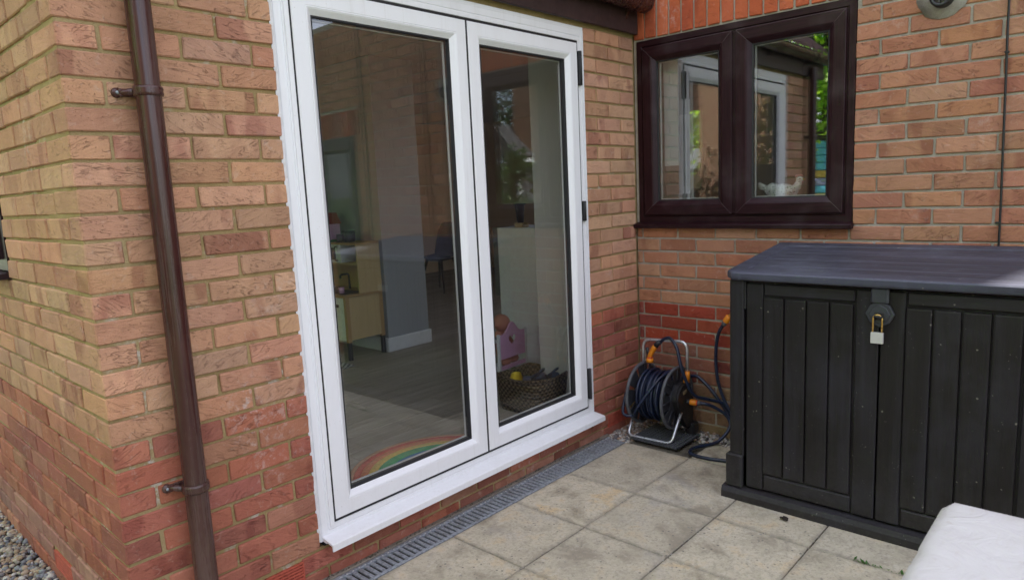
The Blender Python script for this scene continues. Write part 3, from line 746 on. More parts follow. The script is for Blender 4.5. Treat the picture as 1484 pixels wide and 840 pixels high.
m = MB(); m.box(.645, .652, .06, .075, 1.55, 1.63, .002); m.tube(rounded([(.648, .066, 1.60), (.652, .09, 1.60), (.660, .09, 1.50)], .01), .005, 8); m.obj('handle', M['silver'], wi)
wl = thing('window', 'dark brown window in the return wall at the far left edge', 'window', (LX, 0, 0), -PI / 2)
m = MB(); m.frame(WC0 + .002, WC1 - .002, 1.20, 2.218, [(0, .07), (0, .0), (.045, .0), (.046, .03), (.055, .03), (.055, .07)]); m.obj('frame', M['brown'], wl)
casement(wl, WC0 + .05, -1.50, 1.242, 2.175); casement(wl, -1.47, WC1 - .05, 1.242, 2.175)
m = MB(); m.prism([(.05, 1.199), (-.045, 1.188), (-.048, 1.168), (.05, 1.172)], 'x', WC0 - .0, WC1 + .0); m.obj('window_sill', M['brown'], wl)
w2 = thing('window', 'dark brown window farther along the wall, beyond the storage box', 'window', (0, 0, 0), -PI / 2)
m = MB(); m.frame(B2X0 + .002, B2X1 - .002, .955, 1.912, [(0, .07), (0, .0), (.045, .0), (.046, .03), (.055, .03), (.055, .07)]); m.obj('frame', M['brown'], w2)
_g = M['glassw']; M['glassw'] = mat_glass('far_window_glass', 0.03, (.6, .6, .6)); casement(w2, B2X0 + .05, 3.25, 1.0, 1.87); casement(w2, 3.27, B2X1 - .05, 1.0, 1.87); M['glassw'] = _g
m = MB(); m.box(B2X0, B2X1, .16, .2, .95, 1.91); m.obj('dark_backing', M['gasket'], w2)  # black sheet close behind the panes

# ---------------------------------------------------------------- eaves, gutter, roof
ro = thing('tiled_roof', 'brown eaves and gutter above the patio doors', 'roof')
m = MB(); m.box(LX - .16, -.004, -.034, -.014, 2.232, 2.44, .002); m.obj('fascia_board', M['fascia'], ro)
m = MB(); m.box(LX - .16, -.004, -.012, .30, 2.452, 2.47); m.obj('soffit', M['fascia'], ro)
gt = MB()
prof = [(.058 * math.cos(a), .058 * math.sin(a)) for a in [PI + PI * k / 14 for k in range(15)]]
inner = [(.054 * math.cos(a), .054 * math.sin(a)) for a in [2 * PI - PI * k / 14 for k in range(15)]]
gt.prism([(-.095 + a, 2.392 + b) for a, b in prof + inner], 'x', LX - .20, -.030)
gu = gt.obj('gutter', M['brown_pvc'], ro, smooth=False)
m = MB(); m.prism([(-.095 + a * 1.06, 2.392 + b * 1.06) for a, b in prof], 'x', -.034, -.022); m.obj('end_cap', M['brown_pvc'], gu)
for xb in (-.12, -.95, -1.78, -2.55):
    m = MB(); pr = [(-.095 + a * 1.09, 2.392 + b * 1.09) for a, b in prof]; pr2 = [(-.095 + a * 1.01, 2.392 + b * 1.01) for a, b in reversed(prof)]
    m.prism(pr + pr2, 'x', xb - .014, xb + .014); m.prism([(-.034, 2.30), (-.055, 2.335), (-.095, 2.325), (-.034, 2.37)], 'x', xb - .006, xb + .006); m.obj('gutter_bracket', M['brown_pvc'], gu)
# roof slope with rolled tiles
rt = MB(); nX = 130; W = (-.004 - (LX - .2)); slope = math.tan(R(43))
prev = None
for c in range(9):
    for k in range(nX + 1): pass
for c in range(9):
    ya = -.06 + .30 * c; yb = ya + .33; za = 2.455 + (ya + .06) * slope + .012; zb = za + .33 * slope - .012; pa = None
    for k in range(nX + 1):
        x = LX - .2 + W * k / nX; hgt = .018 * math.sin(2 * PI * x / .15)
        cur = [(x, ya, za + hgt - .018), (x, ya, za + hgt), (x, yb, zb + hgt)]
        if pa:
            for j in range(2): rt.quad(pa[j], pa[j + 1], cur[j + 1], cur[j])
        pa = cur
M['tile'] = mat_simple('roof_tile', (0.11, 0.055, 0.045), 0.85, var=0.35, scale=9)
o = rt.obj('tile_courses', M['tile'], ro); o['kind'] = 'stuff'
# downpipe
dp = thing('downpipe', 'brown plastic drainpipe fixed to the brick pier beside the doors', 'drainpipe', (-2.662, -.062, 0))
m = MB(); m.tube([(0, 0, .0), (0, 0, 2.30)], .034, 32, cap=False); m.obj('pipe', M['brown_pvc'], dp)
m = MB(); m.tube([(0, 0, .0), (0, 0, .075)], .040, 32); m.obj('shoe', M['brown_pvc'], dp)
for z in (1.735, .548):
    m = MB(); m.lathe([(.0345, -.014), (.0385, -.013), (.0405, -.006), (.0390, 0), (.0405, .006), (.0385, .013), (.0345, .014)], (0, 0, z), seg=32)
    c = m.obj('pipe_clip', M['brown_pvc'], dp)
    for sx in (-1,):
        m = MB(); m.tube([(sx * .030, .018, z), (sx * .050, .050, z), (sx * .056, .056, z)], [.011, .009, .009], 10); m.lathe([(0, -.010), (.013, -.009), (.0145, 0), (.014, .010)], (sx * .064, .062, z), ax='y', seg=14)
        m.obj('lug', M['brown_pvc'], c)
        m = MB(); m.ell((sx * .064, .051, z), (.0055, .0028, .0055), 1); m.obj('screw', M['galv'], c)
    m = MB(); m.box(-.062, .02, .048, .061, z - .011, z + .011, .002); m.obj('back_plate', M['brown_pvc'], c)

# ---------------------------------------------------------------- vent, cables
vt = thing('wall_vent', 'round dark vent cowl set in a mortar patch high on the wall', 'vent', (0, -1.51, 2.118), -PI / 2)
m = MB(); m.lathe([(.078, .0), (.078, -.004), (.0, -.005)], (0, .0, 0), 'y', 22)
rng = random.Random(4)
for v in m.bm.verts:
    r_ = math.hypot(v.co.x, v.co.z)
    if r_ > .05: f = 1 + rng.uniform(-.05, .10); v.co.x *= f * 1.18; v.co.z *= f * 1.02
m.obj('mortar_patch', M['mortar'], vt, color=(0.44, 0.41, 0.37))
m = MB(); m.lathe([(.044, 0), (.044, -.045), (.040, -.052), (.030, -.052), (.030, -.012)], (0, 0, .0), 'y', 28)
cw = m.obj('cowl', M['black'], vt)
m = MB()
for k in range(3):
    a = PI * k / 3; m.box(-.0015, .0015, -.0525, -.046, -.031, .031)
for k in range(6):
    a = 2 * PI * k / 6 + .3; m.tube([(.014 * math.cos(a), -.050, .014 * math.sin(a)), (.031 * math.cos(a), -.050, .031 * math.sin(a))], .0025, 6)
m.lathe([(.011, -.046), (.016, -.049), (.016, -.053), (.011, -.053)], (0, 0, 0), 'y', 20)
m.obj('grille', M['greyside'], cw)
cb = thing('wall_cable', 'thin black cable running straight down the brick wall to the storage box', 'cable', (0, 0, 0))
m = MB(); m.tube(catmull([(-.010, -1.744, 0.4), (-.010, -1.749, 1.08), (-.011, -1.745, 1.5), (-.010, -1.741, 1.8), (-.011, -1.738, 2.1), (-.010, -1.735, 3.4)], 6), .0045, 8); m.obj('cable', M['cable'], cb)
for z in (1.86, 2.7, 1.18):
    m = MB(); m.box(-.017, -.001, -1.748, -1.733, z - .004, z + .004, .001); m.obj('clip', M['cable'], cb)
cb = thing('wall_cable', 'second black cable on the wall, past the storage box', 'cable', (0, 0, 0))
m = MB(); m.tube([(-.010, -2.52, 0.0), (-.010, -2.53, 4.0)], .006, 8); m.obj('cable', M['cable'], cb)

# ---------------------------------------------------------------- storage box
bn = thing('storage_box', 'large black plastic garden storage box with woodgrain doors, padlocked', 'storage box', (0, 0, 0))
FX = -0.675; Y0 = -0.885; Y1 = -2.065; YC = -1.475
m = MB(); m.box(FX + .03, -.10, Y1 + .01, Y0 - .01, .02, .975)
m.obj('carcass', M['binfront'], bn)
m = MB(); m.prism([(FX - .034, .0), (FX - .034, .030), (FX - .026, .050), (FX + .035, .056), (-.09, .056), (-.09, .0)], 'y', Y1 - .028, Y0 + .028)
o = m.obj('base_skirt', M['binrail'], bn)
def corner_post(ya, yb, name='corner_post'):
    m = MB(); m.box(FX - .006, FX + .05, min(ya, yb), max(ya, yb), .055, .985, .005); p = m.obj(name, M['binfront'], bn)
    m = MB(); s = 1 if ya > yb else -1
    m.box(FX - .020, FX + .05, min(ya + .014 * s, yb), max(ya + .014 * s, yb), .054, .205, .006); m.obj('post_foot', M['binfront'], p)
corner_post(Y0, Y0 - .062); corner_post(Y1, Y1 + .062)
def bin_door(ya, yb, hinge_side):
    """ya nearer the wall corner (larger y), yb smaller"""
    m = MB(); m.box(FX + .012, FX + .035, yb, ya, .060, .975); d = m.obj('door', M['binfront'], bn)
    st = .072
    # outer stile, inner stile, rails
    for a, b in ((ya - (st if hinge_side > 0 else .082), ya), (yb, yb + (.082 if hinge_side > 0 else st))):
        m = MB(); m.box(FX, FX + .03, a, b, .062, .972, .004); m.obj('stile', M['binfront'], d)
    pa = ya - (st if hinge_side > 0 else .082); pb = yb + (.082 if hinge_side > 0 else st)
    m = MB(); m.box(FX + .001, FX + .03, pb + .004, pa - .004, .062, .132, .006); m.obj('rail', M['binrail'], d)
    m = MB(); m.box(FX + .001, FX + .03, pb + .004, pa - .004, .922, .972, .005); m.obj('rail', M['binrail'], d)
    w = (pa - pb - .006) / 4
    for k in range(4):
        y1 = pa - .003 - w * k; y0 = y1 - w + .006
        m = MB(); m.box(FX - .002, FX + .03, y0, y1, .140, .914, .007, 2); m.obj('plank', M['binfront'], d)
bin_door(Y0 - .072, YC + .002, 1); bin_door(YC - .004, Y1 + .072, -1)
# hinge blocks on the side
m = MB(); m.box(FX - .003, FX + .02, Y0 - .071, Y0 - .064, .86, .975, .001); m.obj('hinge_slot', M['gasket'], bn)
# lid
LF, LB = -.708, -.085; ZF, ZB = 1.020, 1.092
def lidz(x): return ZF + (ZB - ZF) * (x - LF) / (LB - LF)
LY0, LY1 = -.872, -2.080
m = MB()
ch = .035
def ring(inset, dz):
    return [(LF + inset, LY0 - ch - inset * .5, dz), (LF + ch + inset * .5, LY0 - inset, dz), (LB - inset, LY0 - inset, dz), (LB - inset, LY1 + inset, dz), (LF + ch + inset * .5, LY1 + inset, dz), (LF + inset, LY1 + ch + inset * .5, dz)]
def P3(p): return (p[0], p[1], lidz(p[0]) + p[2])
rings = [ring(.004, -.034), ring(0, -.028), ring(0, -.006), ring(.005, 0), ring(.07, 0.0), ring(.074, -.004), ring(.08, -.004)]
rv = [[m.bm.verts.new(P3(p)) for p in r_] for r_ in rings]
for a, b in zip(rv[:-1], rv[1:]):
    for k in range(6): m.bm.faces.new((a[k], a[(k + 1) % 6], b[(k + 1) % 6], b[k]))
m.bm.faces.new(rv[-1]); m.bm.faces.new(rv[0][::-1])
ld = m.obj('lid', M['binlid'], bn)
nb = 7; xa = LF + .082; xb = LB - .082; w = (xb - xa) / nb
for k in range(nb):
    x0 = xa + w * k + .0008; x1 = xa + w * (k + 1) - .0008; m = MB()
    m.box(x0, x1, LY1 + .082, LY0 - .082, -.012, -.0025, .0015)
    for v in m.bm.verts: v.co.z += lidz(v.co.x)
    m.obj('plank', M['binlid'], ld)
# latch + padlock
la = MB(); la.box(FX - .022, FX - .003, -1.508, -1.447, .925, .985, .006); lt = la.obj('latch_strap', M['dark_plastic'], bn)
la = MB(); oc = [(-1.479 + .050 * math.cos(a) * (1.0 if k % 2 == 0 else .93), .886 + .050 * math.sin(a) * (1.0 if k % 2 == 0 else .93)) for k, a in enumerate([PI / 2 * q / 2 for q in range(8)])]
la.prism(oc, 'x', FX - .018, FX - .002); ic = [(-1.479 + (a + 1.479) * .72, .886 + (b - .886) * .72) for a, b in oc]; la.prism(ic, 'x', FX - .0215, FX - .017)
bmesh.ops.bevel(la.bm, geom=[e for e in la.bm.edges if e.calc_length() > .02], offset=.002, segments=1, affect='EDGES'); la.obj('latch_plate', M['dark_plastic'], lt)
la = MB(); la.tube(rounded([(FX - .018, -1.468, .868), (FX - .040, -1.468, .880), (FX - .040, -1.490, .880), (FX - .018, -1.490, .868)], .006, 3), .005, 8); la.box(FX - .022, FX - .0175, -1.496, -1.462, .862, .892); la.obj('hasp', M['gasket'], lt)
pk = thing('padlock', 'silver padlock with brass shackle hanging on the box latch', 'padlock', (FX - .034, -1.477, .778))
m = MB(); m.box(-.007, .007, -.0215, .0215, 0, .042, .0025, 2); m.obj('body', M['silver'], pk)
pts = [(0, -.0155, .038)] + [(0, -.0155 * math.cos(a), .092 + .0155 * math.sin(a)) for a in [PI * k / 10 for k in range(11)]] + [(0, .0155, .038)]
m = MB(); m.tube(pts, .0034, 10); m.obj('shackle', M['brass'], pk)

# ---------------------------------------------------------------- hose reel
gr = thing('drain_grid', 'black plastic grid tray lying under the hose reel', 'grid', (0, 0, 0))
m = MB(); gx0, gx1, gy0, gy1 = -.350, -.085, -.440, -.150
m.box(gx0, gx1, gy0, gy1, .0015, .004); m.obj('tray', M['gasket'], gr)
m = MB()
for k in range(15):
    t = k / 14; m.box(gx0 + (gx1 - gx0 - .005) * t, gx0 + (gx1 - gx0 - .005) * t + .005, gy0, gy1, .004, .0125); m.box(gx0, gx1, gy0 + (gy1 - gy0 - .005) * t, gy0 + (gy1 - gy0 - .005) * t + .005, .004, .0125)
m.obj('lattice', M['grey_plastic'], gr)
rl = thing('hose_reel', 'garden hose reel on a tubular metal stand in the wall corner', 'hose reel', (0, 0, 0))
CX, CZ, RR = -.185, .232, .178; YL, YR = -.135, -.350
def disc(y, s):
    """s = outward direction in y"""
    m = MB(); m.lathe([(RR - .016, -s * .006), (RR - .002, -s * .007), (RR, 0), (RR - .003, s * .008), (RR - .014, s * .009), (RR - .018, 0), (RR - .016, -s * .006)], (CX, y, CZ), 'y', 48)
    d = m.obj('rim', M['grey_plastic'], rl)
    m = MB(); m.lathe([(.03, s * .012), (.075, s * .012), (.085, s * .002), (.088, -s * .003), (.03, -s * .003)], (CX, y, CZ), 'y', 32); m.obj('flange', M['dark_plastic'], d)
    m = MB(); n = 8
    for k in range(n):
        a0 = 2 * PI * k / n - .30; a1 = a0 + .60
        pts = []
        for (r_, q) in ((.082, a0 - .05), (RR - .012, a0), (RR - .012, a1), (.082, a1 + .05)): pts.append((CX + r_ * math.cos(q), CZ + r_ * math.sin(q)))
        m.prism(pts, 'y', y - .003, y + .003)
        am = (a0 + a1) / 2; m.tube([(CX + .085 * math.cos(am), y + s * .004, CZ + .085 * math.sin(am)), (CX + (RR - .012) * math.cos(am), y + s * .004, CZ + (RR - .012) * math.sin(am))], .005, 6)
    m.obj('spokes', M['dark_plastic'], d)
    return d
disc(YL, 1); disc(YR, -1)
m = MB(); m.tube([(CX, YL, CZ), (CX, YR, CZ)], .07, 28); m.obj('drum', M['dark_plastic'], rl)
# wound hose: two layers
def coil(rad, y0, y1, turns, wob, seed):
    rng = random.Random(seed); P = []; n = int(turns * 28)
    for k in range(n + 1):
        a = 2 * PI * turns * k / n; y = y0 + (y1 - y0) * k / n
        rr = rad + wob * math.sin(a * .37 + seed) + .0015 * math.sin(a * 1.3)
        P.append((CX + rr * math.cos(a), y + .004 * math.sin(a * .9 + seed), CZ + rr * math.sin(a)))
    return P
m = MB(); m.tube(coil(.088, YL - .014, YR + .014, 13, .001, 1), .0075, 7); hz = m.obj('wound_hose', M['hose'], rl)
m = MB(); m.tube(coil(.105, YR + .016, YL - .018, 11, .003, 2), .0078, 7)
m.tube(coil(.121, YL - .020, YR + .020, 9, .004, 3), .0078, 7)
m.tube(coil(.136, YL - .030, YR + .040, 5, .006, 5), .0078, 7); m.obj('wound_hose', M['hose'], rl)
# loose diagonal strand across the drum
m = MB(); m.tube(catmull([(CX + .02, YR + .03, CZ + .15), (CX - .09, YR + .05, CZ + .125), (CX - .155, -.245, CZ + .03), (CX - .165, -.19, CZ - .055), (CX - .14, YL - .02, CZ - .10), (CX - .165, YL + .03, CZ - .085), (CX - .12, YL + .035, CZ + .02)], 8), .0082, 10); m.obj('loose_strand', M['hose'], rl)
# frame tubes
m = MB(); m.tube(rounded([(-.165, YL + .005, .30), (-.165, YL + .005, .535), (-.165, -.405, .550), (-.165, -.405, .33)], .05, 8), .0085, 14); m.obj('handle', M['alu'], rl)
m = MB(); m.tube([(-.165, -.405, .325), (-.165, -.405, .385)], .0125, 12); m.box(-.178, -.152, -.408, -.385, .32, .345, .003); m.obj('handle_collar', M['orange'], rl)
m = MB(); m.tube(rounded([(-.215, YL + .025, .17), (-.325, -.118, .0105), (-.305, -.380, .0105), (-.215, -.392, .165)], .035, 8), .0085, 14); m.obj('foot_tube', M['alu'], rl)
m = MB(); m.tube([(-.12, -.36, .045), (-.08, -.20, .045)], .007, 10); m.obj('rear_tube', M['alu'], rl)
# side housing with hub
m = MB(); hp = []
for a in [2 * PI * k / 28 for k in range(28)]:
    r_ = .088; x = r_ * math.cos(a); z = r_ * math.sin(a)
    if a > PI * 1.0: z *= 2.15; x = x * (1 - .35 * min(1, -z / .19)) + .055 * min(1, -z / .19)
    hp.append((CX + .005 + x, CZ + .005 + z))
m.prism(hp, 'y', -.398, -.366)
bmesh.ops.bevel(m.bm, geom=[e for e in m.bm.edges if abs(e.verts[0].co.y + .398) < 1e-4 and abs(e.verts[1].co.y + .398) < 1e-4], offset=.010, segments=3, affect='EDGES')
hs = m.obj('side_housing', M['black'], rl)
m = MB(); m.box(-.118, -.052, -.415, -.360, .006, .075, .018, 3); m.obj('rear_foot', M['black'], rl)
m = MB(); m.tube([(-.22, -.4, .3), (-.182, -.4, .312)], .004, 6)
for v in m.bm.verts: pass
m.bm.free()
m = MB(); m.box(-.205, -.165, -.4015, -.396, .262, .283, .004); 
for v in m.bm.verts:
    dx, dz = v.co.x + .185, v.co.z - .2725; c_, s_ = math.cos(.25), math.sin(.25); v.co.x, v.co.z = -.185 + dx * c_ - dz * s_, .2725 + dx * s_ + dz * c_
m.obj('badge', mat_simple('badge_plate', (0.22, 0.17, 0.10), 0.5), hs)
HUB = Vector((-.165, -.398, .214))
hd = Vector((.25, -1, -.03)).normalized()
m = MB(); m.tube([HUB, HUB + hd * .022], .013, 14); m.obj('hub_spout', M['dark_plastic'], hs)
m = MB(); m.tube([HUB + hd * .018, HUB + hd * .024, HUB + hd * .050, HUB + hd * .054], [.014, .0165, .0165, .015], 16); m.obj('connector', M['orange'], hs)
m = MB(); m.tube([HUB + hd * .054, HUB + hd * .060], .0165, 16); m.obj('connector_ring', M['red_ring'], hs)
m = MB(); m.tube([HUB + hd * .060, HUB + hd * .076], [.0155, .012], 14); m.obj('connector_nut', M['grey_plastic'], hs)
# spray gun hooked on the handle
gn = thing('spray_gun', 'orange and black hose spray gun clipped under the reel handle', 'spray gun', (-.17, -.20, .47))
m = MB(); m.tube([(.0, .030, -.045), (.0, .022, -.02), (.0, -.002, .020), (.0, -.016, .040)], [.013, .014, .015, .013], 14); g1 = m.obj('grip', M['orange'], gn)
m = MB(); m.tube([(.0, .042, .020), (0, .040, -.005), (0, .034, -.028)], [.009, .008, .006], 8); m.obj('trigger', M['dark_plastic'], gn)
m = MB(); m.tube([(.0, -.014, .036), (.0, -.030, .054), (.0, -.046, .064)], [.0155, .015, .012], 14); m.obj('tail_nut', M['dark_plastic'], gn)
m = MB(); m.tube([(.0, .024, -.040), (.0, .026, -.062)], [.018, .022], 14); m.obj('nozzle', M['orange'], gn)
m = MB(); m.tube([(.0, .0255, -.034), (.0, .0245, -.040)], .0165, 14); m.obj('nozzle_ring', M['red_ring'], gn)
# hoses
def hose(pts, label, r=.0092):
    m = MB(); m.tube(catmull(pts, 9), r, 12); o = m.obj('garden_hose', M['hose']); return tag(o, label, 'hose')
hose(HOSE1 := [(-.17, -.245, .532), (-.175, -.275, .555), (-.185, -.315, .562), (-.20, -.360, .520), (-.215, -.395, .42), (-.20, -.425, .32), (-.165, -.450, .255), (-.10, -.495, .225), (-.045, -.545, .20), (-.03, -.60, .15), (-.03, -.70, .10), (-.04, -.90, .06)], 'dark blue hose from the spray gun, draped over the reel handle')
h2s = HUB + hd * .070
hose([tuple(h2s), tuple(h2s + hd * .03), (-.115, -.530, .195), (-.085, -.590, .150), (-.095, -.615, .09), (-.16, -.575, .020), (-.27, -.510, .0095), (-.345, -.510, .0095), (-.375, -.560, .0095), (-.37, -.640, .0095), (-.33, -.78, .0095), (-.32, -.86, .0095)], 'dark blue hose from the reel hub, looping over the paving slabs')
hose([(-.085, -.578, .652), (-.075, -.545, .60), (-.06, -.522, .52), (-.05, -.515, .42), (-.05, -.525, .33), (-.045, -.550, .24), (-.04, -.59, .16), (-.035, -.64, .09), (-.035, -.75, .03)], 'dark blue hose hanging down the wall from the orange tap connector')
hose([(-.04, -.30, .30), (-.032, -.38, .325), (-.03, -.43, .30), (-.03, -.49, .245), (-.028, -.55, .17), (-.028, -.62, .09), (-.03, -.72, .03)], 'dark blue hose curving along the wall behind the reel')
tcn = thing('tap_connector', 'orange hose connector on the wall beside the storage box', 'connector', (-.085, -.590, .668))
d1 = Vector((0, -.55, .8)).normalized()
m = MB(); m.tube([d1 * -.028, d1 * -.006], [.012, .015], 14); m.obj('nut', M['grey_plastic'], tcn)
m = MB(); m.tube([d1 * -.006, d1 * .0, d1 * .030, d1 * .034], [.0165, .018, .0175, .014], 16); m.obj('connector', M['orange'], tcn)
m = MB(); m.tube(rounded([d1 * .03, d1 * .05, Vector((.085, -.05, .045))], .008), .008, 10); m.obj('tap_spout', M['brass'], tcn)

# ---------------------------------------------------------------- covered garden furniture
fc = MB(); X0, X1, Yt, Yb, ZT = -2.95, -1.845, -1.905, -3.35, .725
nx, ny = 90, 90
def cover_pt(u, v):
    """u,v in -1..1, superellipse style draped box"""
    cx, cy = (X0 + X1) / 2, (Yt + Yb) / 2; hx, hy = (X1 - X0) / 2, (Yt - Yb) / 2
    k = max(abs(u), abs(v)); top = .80
    if k <= top: f = k / top; drop = 0
    else: f = 1.0; drop = (k - top) / (1 - top)
    if k < 1e-6: x = y = 0
    else: x = u / k * f; y = v / k * f
    # round plan corners
    rr = .03
    px, py = x * hx, y * hy
    z = ZT
    edge = min(hx - abs(px), hy - abs(py))
    if edge < rr: z -= (rr - edge) ** 2 / rr * .5
    dx = max(0, abs(px) - (hx - .04)); dy = max(0, abs(py) - (hy - .04))
    if dx > 0 and dy > 0:
        L = math.hypot(dx, dy)
        if L > .04: s = .04 / L; px = math.copysign(hx - .04 + dx * s, px); py = math.copysign(hy - .04 + dy * s, py)
    if drop > 0:
        z -= drop * .55; px *= 1 + .05 * drop; py *= 1 + .03 * drop
        fold = math.sin(math.atan2(py, px) * 30 + 2 * noise.noise((px * 3, py * 3, z))) * .012 * drop
        px *= 1 + fold; py *= 1 + fold
    n1 = noise.noise((px * 3.1 + 5, py * 3.1, 1.3)); n2 = noise.noise((px * 8 + n1 * 2, py * 8, 4.2)); n3 = abs(noise.noise((px * 5.5 + n2, py * 5.5 + n1, 9.1)))
    z += .004 * n1 + .001 * n2 - .005 * (max(0, .05 - n3) / .05)
    return (cx + px, cy + py, z)
G = [[fc.bm.verts.new(cover_pt(-1 + 2 * i / nx, -1 + 2 * j / ny)) for j in range(ny + 1)] for i in range(nx + 1)]
for i in range(nx):
    for j in range(ny):
        f = fc.bm.faces.new((G[i][j], G[i + 1][j], G[i + 1][j + 1], G[i][j + 1])); f.smooth = True
tcov = MT('white_cover_fabric', 0.6, 0.35)
gp = tcov.n('NewGeometry').outputs['Position']
cc = tcov.mix(tcov.rng(tcov.noise(gp, 7, 5, .65), .42, .7, 0, .5), (0.52, 0.515, 0.515), (0.44, 0.425, 0.41))
tcov.color(tcov.mix(tcov.rng(tcov.noise(gp, 40, 3), .62, .7, 0, .3), cc, (0.42, 0.38, 0.34)))
tcov.bump(tcov.math('ADD', tcov.noise(tcov.mp(gp, (1, 1, 1)), 9, 5, .6, 1.6), tcov.math('MULTIPLY', tcov.noise(gp, 240, 2), .04)), .009, .8)
o = fc.obj('furniture_cover', tcov.m); tag(o, 'creased off-white cover over garden furniture in the near right corner', 'cover')

# ---------------------------------------------------------------- small litter
rng = random.Random(12)
m = MB()
for k in range(9):
    a = rng.uniform(0, 6.28); r_ = rng.uniform(0, .014); m.ell((-.737 - .03 + r_ * math.cos(a), -1.167 + r_ * 1.4 * math.sin(a), .006 + rng.uniform(0, .006)), (rng.uniform(.006, .011), rng.uniform(.005, .010), rng.uniform(.003, .006)), 1)
tag(m.obj('dead_leaf', M['debris']), 'small dark clump of dead leaf lying in front of the storage box', 'debris')
m = MB()
for k in range(46):
    t = rng.random(); bx = -.915 + rng.uniform(-.004, .004) ; by = -1.47 - t * .20; a = rng.uniform(0, 6.28); L = rng.uniform(.004, .012) * (1.5 if t < .25 or t > .8 else .8)
    p = Vector((bx, by, 0)); d = Vector((math.cos(a), math.sin(a), .9)) * L; s = Vector((-math.sin(a), math.cos(a), 0)) * L * .35
    m.quad(p, p + d * .5 + s, p + d, p + d * .5 - s)
tag(m.obj('weed', M['weed']), 'tiny green weed growing in a slab joint near the storage box', 'weed')

# ---------------------------------------------------------------- interior seen through the doors
FZ = .17
m = MB(); m.box(-2.58, 4.6, .075, 6.2, .05, FZ - .004); fl = m.obj('floor', M['darkwood']); tag(fl, 'grey-brown wood board floor inside', None, kind='structure')
fb = {}
row = 0; y = .08
while y < 5.9:
    x = -2.55 + (row * .43 % 1.2) - 1.2
    while x < 4.5:
        a, b = max(x, -2.55), min(x + 1.2, 4.5)
        if b - a > .05 and (y < 3.2 or row % 1 == 0):
            k = round(b - a, 2)
            if k not in fb:
                q = MB(); q.box(-k / 2 + .0012, k / 2 - .0012, -.0885, .0885, -.004, 0, .0012); mm = q.mesh('floor_board'); mm.materials.append(M['floor']); fb[k] = mm
            o = bpy.data.objects.new('floor_board', fb[k]); COL.objects.link(o); o.parent = fl; o.location = ((a + b) / 2, y + .09, FZ)
        x += 1.2
    y += .18; row += 1
def struct(name, bx, mat, label):
    m = MB()
    for q in bx: m.box(*q)
    o = m.obj(name, mat); return tag(o, label, None, kind='structure')
struct('ceiling', [(-2.58, 1.0, .31, 6.2, 2.46, 2.6), (4.3, 4.6, .31, 6.2, 2.46, 2.6), (1.0, 4.3, .31, .42, 2.46, 2.6), (1.0, 4.3, 1.42, 6.2, 2.46, 2.6), (.31, 3.3, -4.6, .29, 2.46, 2.6)], M['iwall'], 'ceiling inside the house with an unseen opening added for light')  # gap left out of view, added to let sky light into the room
struct('wall_back', [(-2.58, -.16, 4.4, 4.5, .1, 2.46), (.25, 4.6, 6.05, 6.2, .1, 2.46)], M['tan'], 'tan painted wall at the back of the room')
struct('wall_right', [(4.5, 4.6, -.0, 2.2, .1, 2.46), (4.5, 4.6, 2.2, 6.2, .1, 2.46), (.31, 4.5, .30, .36, .1, 2.46)], M['tan'], 'tan painted side wall inside')
struct('wall_left', [(-2.6, -2.58, 2.36, 2.5, .1, 2.46), (-2.6, -2.58, 3.6, 6.2, .1, 2.46), (-2.6, -2.58, 2.5, 3.6, 2.0, 2.46), (-2.6, -2.58, 2.5, 3.6, .1, .6)], M['iwall'], 'painted side wall at the left inside, with an unseen opening added for light')  # opening added out of view to brighten the room from the left
struct('wall_kitchen', [(3.2, 3.3, -4.6, .29, .1, 2.46), (.31, 3.2, -4.6, -4.5, .1, 2.46), (.31, 3.2, .20, .28, .1, 2.46)], M['iwall'], 'walls of the room behind the brown window')
struct('floor_kitchen', [(.31, 3.2, -4.5, .2, .1, .17)], M['floor'], 'floor of the room behind the brown window')
pr = thing('wall_pier', 'pale grey wall end with white skirting inside the room', 'wall', (0, 0, 0))
m = MB(); m.box(-.195, .225, 2.20, 6.05, FZ, 2.46); m.obj('plaster', mat_simple('grey_white_paint', (0.36, 0.385, 0.41), 0.75), pr)
m = MB(); m.box(-.212, .242, 2.184, 6.05, FZ, FZ + .11, .004); m.obj('skirting', M['white'], pr)
# tall cupboard and low cupboard at the right
cu = thing('tall_cupboard', 'tall white cupboard inside behind the right glass door', 'cupboard', (0, 0, 0))
m = MB(); m.box(.004, .30, .375, .775, FZ, 2.44); m.obj('carcass', M['white'], cu)
for a, b in ((.378, .772),):
    m = MB(); m.box(-.014, .003, a, b, FZ + .06, 2.42, .002); m.obj('cupboard_door', M['white'], cu)
lc = thing('low_cupboard', 'white waist-high cupboard with a dark side, inside the right door', 'cupboard', (0, 0, 0))
m = MB(); m.box(-.002, .30, .782, 1.13, FZ, 1.15, .002); m.obj('door_front', M['white'], lc)
m = MB(); m.box(-.002, .30, 1.132, 1.175, FZ + .5, 1.15); m.box(.05, .30, 1.132, 1.17, FZ, FZ + .5); m.obj('end_panel', M['greyside'], lc)
va = thing('plant_pot', 'dark flared pot standing on the white low cupboard', 'pot', (.06, .965, 1.165))
m = MB(); m.lathe([(.0, 0), (.022, .0), (.035, .12), (.045, .125), (.045, .132), (.0, .125)], (0, 0, .016), seg=18); m.obj('pot', M['black'], va)
m = MB(); m.box(-.03, .03, -.05, .03, -.014, .0, .002); m.box(-.028, -.022, -.045, .025, .0, .016); m.box(.022, .028, -.045, .025, 0, .016); m.obj('stand', M['birch'], va)
